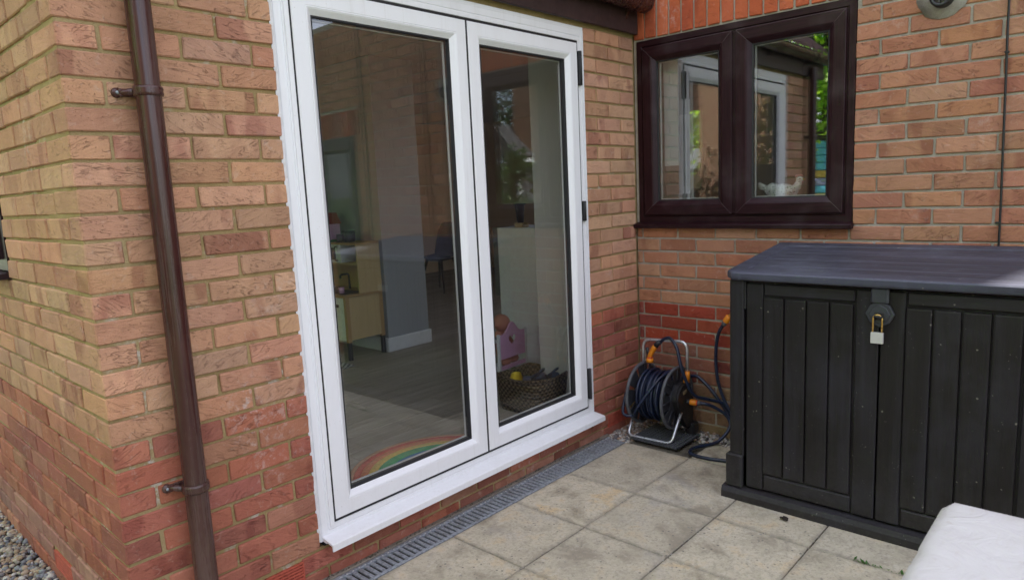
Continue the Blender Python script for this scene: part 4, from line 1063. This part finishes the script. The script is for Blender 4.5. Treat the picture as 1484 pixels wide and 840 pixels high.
rv_ = MB(); rv_.box(DX1 - .004, DX1 - .0005, .062, .3000, FZ, 2.15); rv_.box(DX0 + .0005, DX0 + .004, .062, .3000, FZ, 2.15); rv_.box(DX0 + .004, DX1 - .004, .062, .372, 2.15, 2.16); rv_.box(DX1 - .004, .30, .3005, .3725, FZ, 2.46); rv_.box(-2.58, DX0 + .004, .3005, .3725, FZ, 2.46)
o = rv_.obj('plaster_reveal', mat_simple('white_plaster', (0.60, 0.60, 0.57), 0.85)); tag(o, 'white plastered reveal round the inside of the patio doors', None, kind='structure')
# toy kitchen
tk = thing('toy_kitchen', 'wooden toy kitchen with white doors against the grey wall', 'toy kitchen', (0, 0, 0))
kx0, kx1, ky0, ky1 = -.560, -.215, 2.215, 2.93
for xx, yy in ((kx0, ky0), (kx1 - .032, ky0), (kx0, ky1 - .03), (kx1 - .032, ky1 - .03)):
    m = MB(); m.box(xx, xx + .032, yy, yy + .03, .31, .655); l_ = m.obj('leg', M['birchedge'], tk)
    m = MB(); m.box(xx + .002, xx + .030, yy + .002, yy + .028, FZ + .001, .31); m.obj('leg_sock', M['dark_plastic'], l_)
m = MB(); m.box(kx0 + .032, kx1 - .032, ky0 + .004, ky0 + .018, .325, .652); m.obj('side_panel', M['birch'], tk)
m = MB(); m.box(kx0 + .006, kx0 + .018, ky0 + .034, ky0 + .35, .318, .650, .002); d_ = m.obj('cupboard_door', M['white'], tk)
m = MB(); m.box(kx0 - .002, kx0 + .005, ky0 + .10, ky0 + .26, .575, .600, .003); m.obj('handle', M['gasket'], d_)
m = MB(); m.box(kx0 + .006, kx0 + .018, ky0 + .36, ky1 - .034, .318, .650, .002); m.obj('oven_door', M['white'], tk)
m = MB(); m.box(kx0 - .010, kx1, ky0 - .005, ky1 + .005, .656, .674, .002); m.obj('worktop', M['birchedge'], tk)
m = MB(); m.box(kx0 + .03, kx0 + .20, ky0 + .05, ky0 + .30, .675, .678); m.obj('hob', M['gasket'], tk)
m = MB(); m.box(-.425, kx1, ky0, ky0 + .014, .675, 1.045); m.obj('side_panel', M['birch'], tk)
m = MB(); m.box(-.425, kx1, ky1 - .014, ky1, .675, 1.045); m.obj('side_panel', M['birch'], tk)
m = MB(); m.box(kx1 - .012, kx1, ky0 + .014, ky1 - .014, .675, 1.045); m.obj('back_panel', M['birchedge'], tk)
m = MB(); m.box(-.428, kx1, ky0 - .002, ky1 + .002, 1.046, 1.060); m.obj('top_shelf', M['birchedge'], tk)
m = MB(); m.box(-.425, kx1 - .013, ky0 + .015, ky1 - .015, .890, .902); m.obj('shelf', M['birch'], tk)
m = MB(); m.box(-.424, -.26, ky0 + .22, ky0 + .56, .903, 1.044); mw = m.obj('microwave', M['white'], tk)
m = MB(); m.box(-.430, -.4245, ky0 + .30, ky0 + .50, .925, 1.02); m.obj('microwave_door', M['darkwood'], mw)
m = MB(); m.tube(rounded([(-.428, ky0 + .26, .92), (-.448, ky0 + .26, .92), (-.448, ky0 + .26, 1.03), (-.428, ky0 + .26, 1.03)], .008), .006, 8); m.obj('microwave_handle', M['gasket'], mw)
m = MB(); m.tube(rounded([(kx0 + .25, ky0 + .30, .676), (kx0 + .25, ky0 + .30, .80), (kx0 + .17, ky0 + .30, .80), (kx0 + .17, ky0 + .30, .77)], .02), .008, 8); m.obj('tap', M['gasket'], tk)
for k, (c_, yy) in enumerate(((M['orange'], .42), (M['white'], .36), (M['gasket'], .31), (M['pink'], .25))):
    t_ = thing('toy_cup', ['orange', 'white', 'black', 'pink'][k] + ' toy cup on the worktop of the wooden toy kitchen', 'toy cup', (kx0 + .06, ky0 + yy - .12, .6795), group='toy cups on the toy kitchen')
    m = MB(); m.lathe([(0, 0), (.018, 0), (.023, .045), (.0, .045)], (0, 0, 0), seg=14); m.obj('cup', c_, t_)
t_ = thing('toy_box', 'dark blue striped toy pots on top of the toy kitchen', 'toy pots', (-.34, 2.42, 1.0605))
m = MB(); m.lathe([(0, 0), (.045, 0), (.048, .09), (.0, .09)], (0, 0, 0), seg=16); m.obj('pot', M['navy'], t_)
m = MB(); m.lathe([(0, 0), (.035, 0), (.036, .06), (.0, .06)], (-.01, .10, 0), seg=16); m.obj('pot', M['greyside'], t_)
t_ = thing('toy_house', 'pink and red toy house on top of the toy kitchen', 'toy house', (-.34, 2.72, 1.0605))
m = MB(); m.box(-.06, .06, -.09, .09, .016, .14); m.obj('walls', M['pink'], t_)
m = MB(); m.prism([(-.10, .14), (.10, .14), (.04, .23), (-.04, .23)], 'x', -.07, .07); m.obj('roof', M['lampred'], t_)
m = MB(); m.box(-.08, .08, -.12, .12, .0, .016); m.obj('base', mat_simple('green_base', (0.03, 0.22, 0.06), .5), t_)
# chair
chr_ = thing('dining_chair', 'dark moulded chair with splayed wooden legs at the back of the room', 'chair', (2.3, 4.35, FZ), R(10))
m = MB(); prof_ = [(-.21, .45, .20), (-.20, .43, .22), (-.05, .415, .225), (.12, .42, .22), (.19, .46, .215), (.225, .60, .21), (.27, .75, .20), (.30, .84, .16), (.305, .86, .12)]
prev = None
for x, z, hw in prof_:
    cur = [m.bm.verts.new((x - .03 * (abs(q) ** 2) * (1 if x > .15 else 0), q * hw, z + (.035 * q * q if x < .18 else 0))) for q in (-1, -.6, -.2, .2, .6, 1)]
    if prev:
        for k in range(5): m.bm.faces.new((prev[k], prev[k + 1], cur[k + 1], cur[k]))
    prev = cur
bmesh.ops.solidify(m.bm, geom=m.bm.faces[:], thickness=.014); m.obj('seat_shell', M['navy'], chr_, smooth=True)
for sx in (-1, 1):
    for sy in (-1, 1):
        m = MB(); m.tube([(sx * .12, sy * .11, .42), (sx * .21, sy * .20, .0)], [.018, .011], 8); m.obj('leg', M['darkwood'], chr_)
m = MB(); m.box(-.13, .13, -.12, .12, .395, .418); m.obj('seat_frame', M['darkwood'], chr_)
# rainbow mat
bands = [(.425, (0.50, 0.25, 0.14)), (.403, (0.62, 0.07, 0.04)), (.372, (0.72, 0.22, 0.09)), (.338, (0.80, 0.55, 0.12)), (.300, (0.05, 0.42, 0.16)), (.245, (0.05, 0.25, 0.50)), (.19, (0.16, 0.09, 0.24))]
mt = thing('rainbow_mat', 'rainbow striped half-round mat on the floor inside the left door', 'mat', (-1.522, .088, FZ + .001))
for k, (rad, c) in enumerate(bands):
    r1 = bands[k + 1][0] if k + 1 < len(bands) else .05
    m = MB(); m.lathe([(rad, .0), (rad, .008), (rad - .006, .010), (r1 + .003, .010), (r1, .0075), (r1, .0)], (0, 0, 0), seg=40, a0=0, a1=PI); m.obj('band', mat_simple('mat_band', c, .95, var=.2, scale=60, bump=.002, bscale=400), mt)
dm = MB(); dm.box(-.80, -.63, 2.06, 2.40, FZ + .001, FZ + .008)
td = MT('spotted_mat_fabric', .9); ck = td.n('TexChecker'); td.set(ck.inputs['Scale'], 40.0); td.l(td.tc(), ck.inputs[0]); td.color(td.mix(ck.outputs['Fac'], (.5, .5, .5), (.05, .05, .06)))
tag(dm.obj('spotted_mat', td.m), 'small black and white patterned mat in front of the toy kitchen', 'mat')
# doll crib
cr = thing('doll_crib', 'pink and white toy doll crib with a heart cut in its end board', 'doll crib', (-.205, .85, 0), R(4))
def heart(s, cx, cz, n=28):
    out = []
    for k in range(n):
        t = 2 * PI * k / n; out.append((cx + s * 16 * math.sin(t) ** 3 / 16, cz + s * (13 * math.cos(t) - 5 * math.cos(2 * t) - 2 * math.cos(3 * t) - math.cos(4 * t)) / 16))
    return out
def board_with_hole(name, outer, hole, y0, y1, mat, parent):
    b = bmesh.new(); f0 = []
    for L in (outer, hole):
        vs = [b.verts.new((p[0], y0, p[1])) for p in L]; f0 += [b.edges.new((vs[i], vs[(i + 1) % len(vs)])) for i in range(len(vs))]
    bmesh.ops.triangle_fill(b, use_beauty=True, use_dissolve=False, edges=f0)
    r_ = bmesh.ops.extrude_face_region(b, geom=b.faces[:]); bmesh.ops.translate(b, vec=(0, y1 - y0, 0), verts=[v for v in r_['geom'] if isinstance(v, bmesh.types.BMVert)])
    bmesh.ops.recalc_face_normals(b, faces=b.faces[:]); me = bpy.data.meshes.new(name); b.to_mesh(me); b.free(); return link(name, me, mat, parent)
out = [(-.130, .315), (.130, .315), (.130, .475)] + [(.13 - .26 * t, .475 + .075 * (math.exp(-((t - .5) / .20) ** 2))) for t in [k / 16 for k in range(1, 16)]] + [(-.130, .475)]
board_with_hole('end_board', out, heart(.042, .0, .432), -.006, .006, M['pink'], cr)
m = MB(); m.box(-.13, .13, -.006, .006, .245, .270); m.obj('lower_rail', M['pink'], cr)
for sx in (-1, 1):
    m = MB(); m.box(sx * .141 - .010, sx * .141 + .010, -.010, .010, FZ, .485, .003); m.obj('post', M['white'], cr)
    m = MB(); m.box(sx * .141 - .010, sx * .141 + .010, .14, .16, FZ, .485, .003); m.obj('post', M['white'], cr)
    m = MB(); m.box(sx * .141 - .006, sx * .141 + .006, .010, .14, .25, .275); m.box(sx * .141 - .006, sx * .141 + .006, .010, .14, .43, .45); m.obj('side_rail', M['white'], cr)
m = MB(); m.box(-.13, .13, .01, .15, .235, .247); m.obj('base_board', M['white'], cr)
dl = thing('doll', 'baby doll with a bald head propped up in the toy crib', 'doll', (-.215, .93, .25), R(10))
m = MB(); m.ell((0, 0, .285), (.056, .06, .058), 3); m.ell((0, .02, .14), (.06, .05, .10), 2); m.ell((-.045, -.05, .035), (.055, .03, .028), 2); m.ell((.05, -.05, .035), (.055, .03, .028), 2); m.ell((0, -.058, .275), (.008, .008, .008), 1)
m.ell((.057, 0, .28), (.008, .014, .016), 1); m.ell((-.057, 0, .28), (.008, .014, .016), 1); m.tube([(0, .01, .2), (0, .0, .25)], .022, 10); m.tube([(.055, .0, .19), (.075, -.04, .13), (.04, -.07, .10)], [.017, .014, .012], 8); m.tube([(-.055, .0, .19), (-.075, -.04, .13), (-.04, -.07, .10)], [.017, .014, .012], 8)
m.obj('body', M['skin'], dl)
m = MB(); m.ell((-.10, .04, .19), (.05, .05, .035), 2); m.obj('blanket', M['bluecloth'], dl)
# basket with shoes
bk = thing('wicker_basket', 'dark woven wicker basket of shoes just inside the right door', 'basket', (-.60, .335, FZ), 0)
def bk_ring(wx, wy, z, t=0): return [(-wx, -wy, z), (wx, -wy, z), (wx, wy, z), (-wx, wy, z)]
m = MB(); lv = [(.140, .140, 0), (.148, .148, .06), (.158, .158, .14), (.162, .162, .185), (.150, .150, .185), (.146, .146, .14), (.130, .130, .01)]
rs = []
for wx, wy, z in lv:
    ring_ = []
    for k in range(32):
        a = 2 * PI * k / 32; c_, s_ = math.cos(a), math.sin(a); q = 1 / (abs(c_) ** 10 + abs(s_) ** 10) ** .1
        ring_.append(m.bm.verts.new((wx * c_ * q, wy * s_ * q, z + (.012 * (c_ * s_) ** 2 * 4 if z > .12 else 0))))
    rs.append(ring_)
for a, b in zip(rs[:-1], rs[1:]):
    for k in range(32): m.bm.faces.new((a[k], a[(k + 1) % 32], b[(k + 1) % 32], b[k]))
m.bm.faces.new(rs[-1]); m.bm.faces.new(rs[0][::-1])
m.obj('weave', M['wicker'], bk, smooth=True)
m = MB(); pts = []
for k in range(33):
    a = 2 * PI * k / 32; c_, s_ = math.cos(a), math.sin(a); q = 1 / (abs(c_) ** 10 + abs(s_) ** 10) ** .1; pts.append((.157 * c_ * q, .157 * s_ * q, .188 + .012 * (c_ * s_) ** 2 * 4))
m.tube(pts[:-1], .009, 8, closed=True); m.obj('rim', M['wicker'], bk)
def shoe(x, y, z, rz, mat, label, hgt=.06):
    s_ = thing('clog', label, 'shoe', (x, y, z), rz); s_.rotation_euler = (R(-18), R(8), rz)
    m = MB(); m.ell((0, .05, .02), (.042, .065, .03), 2); m.ell((0, -.045, .018), (.034, .05, .026), 2); m.obj('upper', mat, s_)
    m = MB(); m.tube(rounded([(-.036, -.02, .02), (-.034, -.09, .055), (.034, -.09, .055), (.036, -.02, .02)], .03), .007, 8); m.obj('strap', mat, s_)
shoe(-.57, .37, .300, R(25), M['shoe'], 'left one of two dark blue rubber clogs in the wicker basket'); shoe(-.50, .31, .302, R(15), M['shoe'], 'right one of two dark blue rubber clogs in the wicker basket')
s_ = thing('toy_spade', 'yellow plastic toy scoop in the wicker basket', 'toy', (-.685, .385, .305), R(-20))
m = MB(); m.lathe([(.030, .0), (.038, .05), (.026, .075), (.023, .072), (.034, .05), (.026, .0)], (0, 0, 0), seg=16, a0=-.5, a1=3.6); m.obj('scoop', M['yellow'], s_)
# hen on the window ledge, sill things
struct('window_ledge', [(.075, .40, -1.2, -.0, 1.262, 1.292)], M['white'], 'white inner window ledge')
hn = thing('hen_ornament', 'speckled white and black hen ornament on the ledge inside the brown window', 'ornament', (.115, -.805, 1.2935), 0); hn.scale = (1.12, 1.12, 1.12)
th = MT('speckled_ceramic', .35); v_ = th.rng(th.vor(th.mp(th.tc(), (1, 1, 1.6)), 85), .20, .34); th.color(th.mix(v_, (.10, .10, .10), (.88, .87, .84)))
m = MB(); m.ell((0, .0, .036), (.036, .066, .036), 3); m.ell((0, .045, .048), (.026, .034, .030), 2); m.tube([(0, -.045, .032), (0, -.068, .062), (0, -.074, .082)], [.024, .017, .013], 12); m.ell((0, -.076, .088), (.014, .017, .015), 2)
for k in range(5): m.ell((0, .062 + .010 * k, .040 + .008 * k - .004 * abs(k - 2)), (.010 + .004, .020, .013), 2, rot=Matrix.Rotation(.6 + .12 * k, 3, 'X').to_euler())
m.obj('body', th.m, hn)
m = MB()
for k in range(4): m.ell((0, -.088 + .009 * k, .106 - .002 * abs(k - 1)), (.004, .006, .008), 1)
m.ell((0, -.090, .078), (.004, .004, .008), 1); m.obj('comb', mat_simple('red_comb', (.55, .22, .20), .5), hn)
m = MB(); m.tube([(0, -.090, .089), (0, -.102, .086)], [.005, .001], 8); m.obj('beak', M['yellow'], hn)
struct('tiled_splashback', [(.315, .325, -.20, -.02, 1.29, 1.80)], mat_simple('pale_tile', (.42, .40, .36), .3), 'pale tiles beside the brown window inside')
bl = thing('roller_blind', 'pale blind at the left inside the brown window', 'blind', (0, 0, 0))
m = MB(); m.box(.10, .115, -.22, -.13, 1.50, 2.10, .002); m.obj('fabric', M['white'], bl)

# ---------------------------------------------------------------- garden and houses behind (reflected in the glass), added shade blocks
def leaves(name, c, rx, ry, rz, n, size, mat, parent, seed, clumps=26):
    rng = random.Random(seed); V = []; F = []; cs = []
    for k in range(clumps):
        a = rng.uniform(0, 2 * PI); b = math.acos(rng.uniform(-1, 1)); q = rng.uniform(.45, 1) ** .6
        cs.append((c[0] + rx * q * math.sin(b) * math.cos(a), c[1] + ry * q * math.sin(b) * math.sin(a), c[2] + rz * q * math.cos(b), rng.uniform(.18, .38)))
    for k in range(n):
        cx, cy, cz, cr_ = rng.choice(cs); d = Vector((rng.gauss(0, 1), rng.gauss(0, 1), rng.gauss(0, .8))) * cr_ * min(rx, ry) * .55
        p = Vector((cx, cy, cz)) + d; u = Vector((rng.gauss(0, 1), rng.gauss(0, 1), rng.gauss(0, .6))).normalized(); w = u.cross(Vector((rng.gauss(0, 1), rng.gauss(0, 1), rng.gauss(0, 1)))).normalized()
        s = size * rng.uniform(.6, 1.4); o_ = len(V)
        V += [tuple(p - u * s), tuple(p + w * s * .55), tuple(p + u * s), tuple(p - w * s * .55)]; F.append((o_, o_ + 1, o_ + 2, o_ + 3))
    me = bpy.data.meshes.new(name); me.from_pydata(V, [], F); return link(name, me, mat, parent)
def tree(x, y, h, r_, label, seed, mat, n=15000):
    t = thing('tree', label, 'tree', (x, y, -.09), group='garden trees reflected in the window glass'); rng = random.Random(seed)
    m = MB(); m.tube(catmull([(0, 0, 0), (.05, .03, h * .25), (-.04, .05, h * .5), (.05, 0, h * .8)], 4), [max(.02, .14 * (1 - k / 13)) for k in range(13)], 10)
    for k in range(7):
        a = rng.uniform(0, 6.28); z = h * rng.uniform(.3, .65); L = r_ * rng.uniform(.5, .9); m.tube([(0, 0, z), (L * .5 * math.cos(a), L * .5 * math.sin(a), z + L * .4), (L * math.cos(a), L * math.sin(a), z + L * .7)], [.05, .035, .015], 6)
    m.obj('trunk', M['bark'], t); leaves('crown', (0, 0, h * .64), r_, r_, h * .38, n, .075, mat, t, seed, 46)
tree(-9.2, 1.9, 6.6, 2.3, 'leafy bright green tree mirrored at the right edge of the brown window', 21, M['leafA'], 34000)
tree(-9.6, 5.2, 7.0, 2.2, 'green tree farther back past the brick corner of the house', 22, M['leafA'], 9000)
tree(-13.5, -1.6, 6.5, 2.0, 'green tree behind the camera near the brick neighbour house', 23, M['leafA'], 9000)
tree(-14.2, -12.6, 7.5, 2.6, 'tall green tree behind the white conservatory', 24, M['leafB'], 9000)
hg_ = thing('hedge', 'dark green hedge behind the camera in front of the neighbour house', 'hedge', (-8.3, -7.9, -.09))
leaves('foliage', (0, 0, 1.2), .9, 2.4, 1.2, 12000, .06, M['leafB'], hg_, 30, 50)
fe = thing('garden_fence', 'wooden board fence along the far side of the garden', 'fence', (-10.6, 0, -.09))
m = MB(); k_ = 0
bd = MB(); bd.box(-.01, .01, -.072, .072, 0, 1.75, .003); bd = bd.mesh('board'); bd.materials.append(mat_wood('fence_wood', (.16, .11, .07), (.24, .17, .11), 'z', .8))
y = -6.0
while y < 10 and k_ < 120:
    o = bpy.data.objects.new('board', bd); COL.objects.link(o); o.parent = fe; o.location = (0, y, 0); y += .15; k_ += 1
# blue and yellow playhouse
ph = thing('playhouse', 'blue and yellow boarded garden playhouse mirrored in the brown window', 'playhouse', (-8.05, 1.2, -.09))
blue = mat_simple('blue_paint', (0.14, 0.52, 0.74), .6, var=.08); mv = mat_simple('lilac_paint', (0.32, 0.33, 0.55), .6); yl = mat_simple('yellow_paint', (0.62, 0.42, 0.10), .6)
for k in range(17):
    z0 = .0 + .12 * k; mt_ = yl if k in (9, 12) else (mv if k in (11,) else blue)
    y0 = .24 if k < 13 else .375
    m = MB(); m.box(-.9, .0, y0, 1.9, z0 + .004, z0 + .116, .012); m.obj('board', mt_, ph)
m = MB(); m.prism([(.2, 2.04), (1.95, 2.04), (1.1, 2.5)], 'x', -.95, .0); m.obj('roof', M['fascia'], ph)
def house(name, label, x0, x1, y0, y1, h, ridge, axis, wallc=(0.40, 0.19, 0.11), base=0.0):
    t = thing(name, label, 'house', ((x0 + x1) / 2, (y0 + y1) / 2, -.09))
    hx, hy = (x1 - x0) / 2, (y1 - y0) / 2
    wm = MT('house_brick', .9, .25); b = wm.n('TexBrick'); wm.set(b.inputs['Scale'], 4.4); wm.set(b.inputs['Color1'], wallc); wm.set(b.inputs['Color2'], tuple(q * .8 for q in wallc)); wm.set(b.inputs['Mortar'], (.4, .35, .25)); wm.set(b.inputs['Mortar Size'], .02)
    sx = wm.n('SeparateXYZ'); wm.l(wm.tc(), sx.inputs[0]); wm.l(wm.comb(wm.math('ADD', sx.outputs[0], sx.outputs[1]), sx.outputs[2], 0.0), b.inputs[0]); wm.color(b.outputs[0])
    m = MB()
    if axis == 'x': m.prism([(-hy, base), (hy, base), (hy, h), (0, ridge), (-hy, h)], 'x', -hx, hx)
    else: m.prism([(-hx, base), (hx, base), (hx, h), (0, ridge), (-hx, h)], 'y', -hy, hy)
    m.obj('wall', wm.m, t)
    m = MB(); e = .3; sl_ = (ridge - h) / (hy if axis == 'x' else hx)
    w = (hy if axis == 'x' else hx)
    for s_ in (-1, 1):
        pts = [(0, ridge + .005), (s_ * (w + e), h - e * sl_ + .005), (s_ * (w + e), h - e * sl_ + .12), (0, ridge + .12)]
        m.prism(pts, 'x' if axis == 'x' else 'y', -(hx if axis == 'x' else hy) - .15, (hx if axis == 'x' else hy) + .15)
    m.obj('roof', M['tile'], t)
    return t, hx, hy
def house_window(t, x, y, z, w, h, face):
    m = MB(); pr_ = [(0, .06), (0, -.02), (.07, -.02), (.07, .03)]
    m.frame(-w / 2, w / 2, -h / 2, h / 2, pr_); o = m.obj('window', M['upvc'], t); o.location = (x, y, z); o.rotation_euler = (0, 0, face)
    m = MB(); m.box(-w / 2 + .06, w / 2 - .06, .0, .02, -h / 2 + .06, h / 2 - .06); m.obj('pane', M['greyside'], o)
t, hx, hy = house('neighbour_house', 'brick neighbour house behind the camera, mirrored in the glass', -15, -9.6, -9.5, -4.5, 4.6, 6.6, 'x', wallc=(0.26, 0.11, 0.065))
house_window(t, hx + .001, 0.3, 1.6, 1.4, 1.1, PI / 2); house_window(t, hx + .001, 0.3, 3.7, 1.4, 1.0, PI / 2)
m = MB(); m.prism([(-10.6, 2.2), (-8.85, 2.2), (-9.7, 3.0)], 'x', -10.6, -9.0); cons = thing('conservatory', 'white conservatory with a pitched roof beside the neighbour house', 'conservatory', (0, 0, 0)); m.obj('roof', M['greyside'], cons)
m = MB(); m.box(-10.5, -9.05, -10.5, -8.9, -.09, .7); m.box(-10.5, -9.05, -10.5, -8.9, 2.05, 2.2); m.obj('wall', M['upvc'], cons)
for yy in (-10.5, -9.97, -9.44, -8.97): m = MB(); m.box(-9.1, -9.03, yy, yy + .07, .7, 2.05); m.obj('post', M['upvc'], cons)
m = MB(); m.box(-10.4, -9.12, -10.45, -8.95, .7, 2.05); m.obj('pane', M['greyside'], cons)
house('shade_house', 'unseen tall house block added to shade the yard', -4.3, 0.37, 4.5, 6.1, 8.4, 9.7, 'x', base=2.7)
# the ridge of the added, unseen taller house is set so that its shade covers the yard; the added lower gable lets a wedge of sun through
gb = thing('shade_gable', 'unseen lower gable block added to shape the sun on the box lid', 'house', (0, 0, -.09))
wm2 = mat_simple('gable_brick', (0.40, 0.19, 0.11), .9)
m = MB(); m.prism([(.49, 2.7), (9, 2.7), (9, 7.3), (4.27, 9.10), (.49, 7.41)], 'y', 4.5, 9.0); m.obj('wall', wm2, gb)
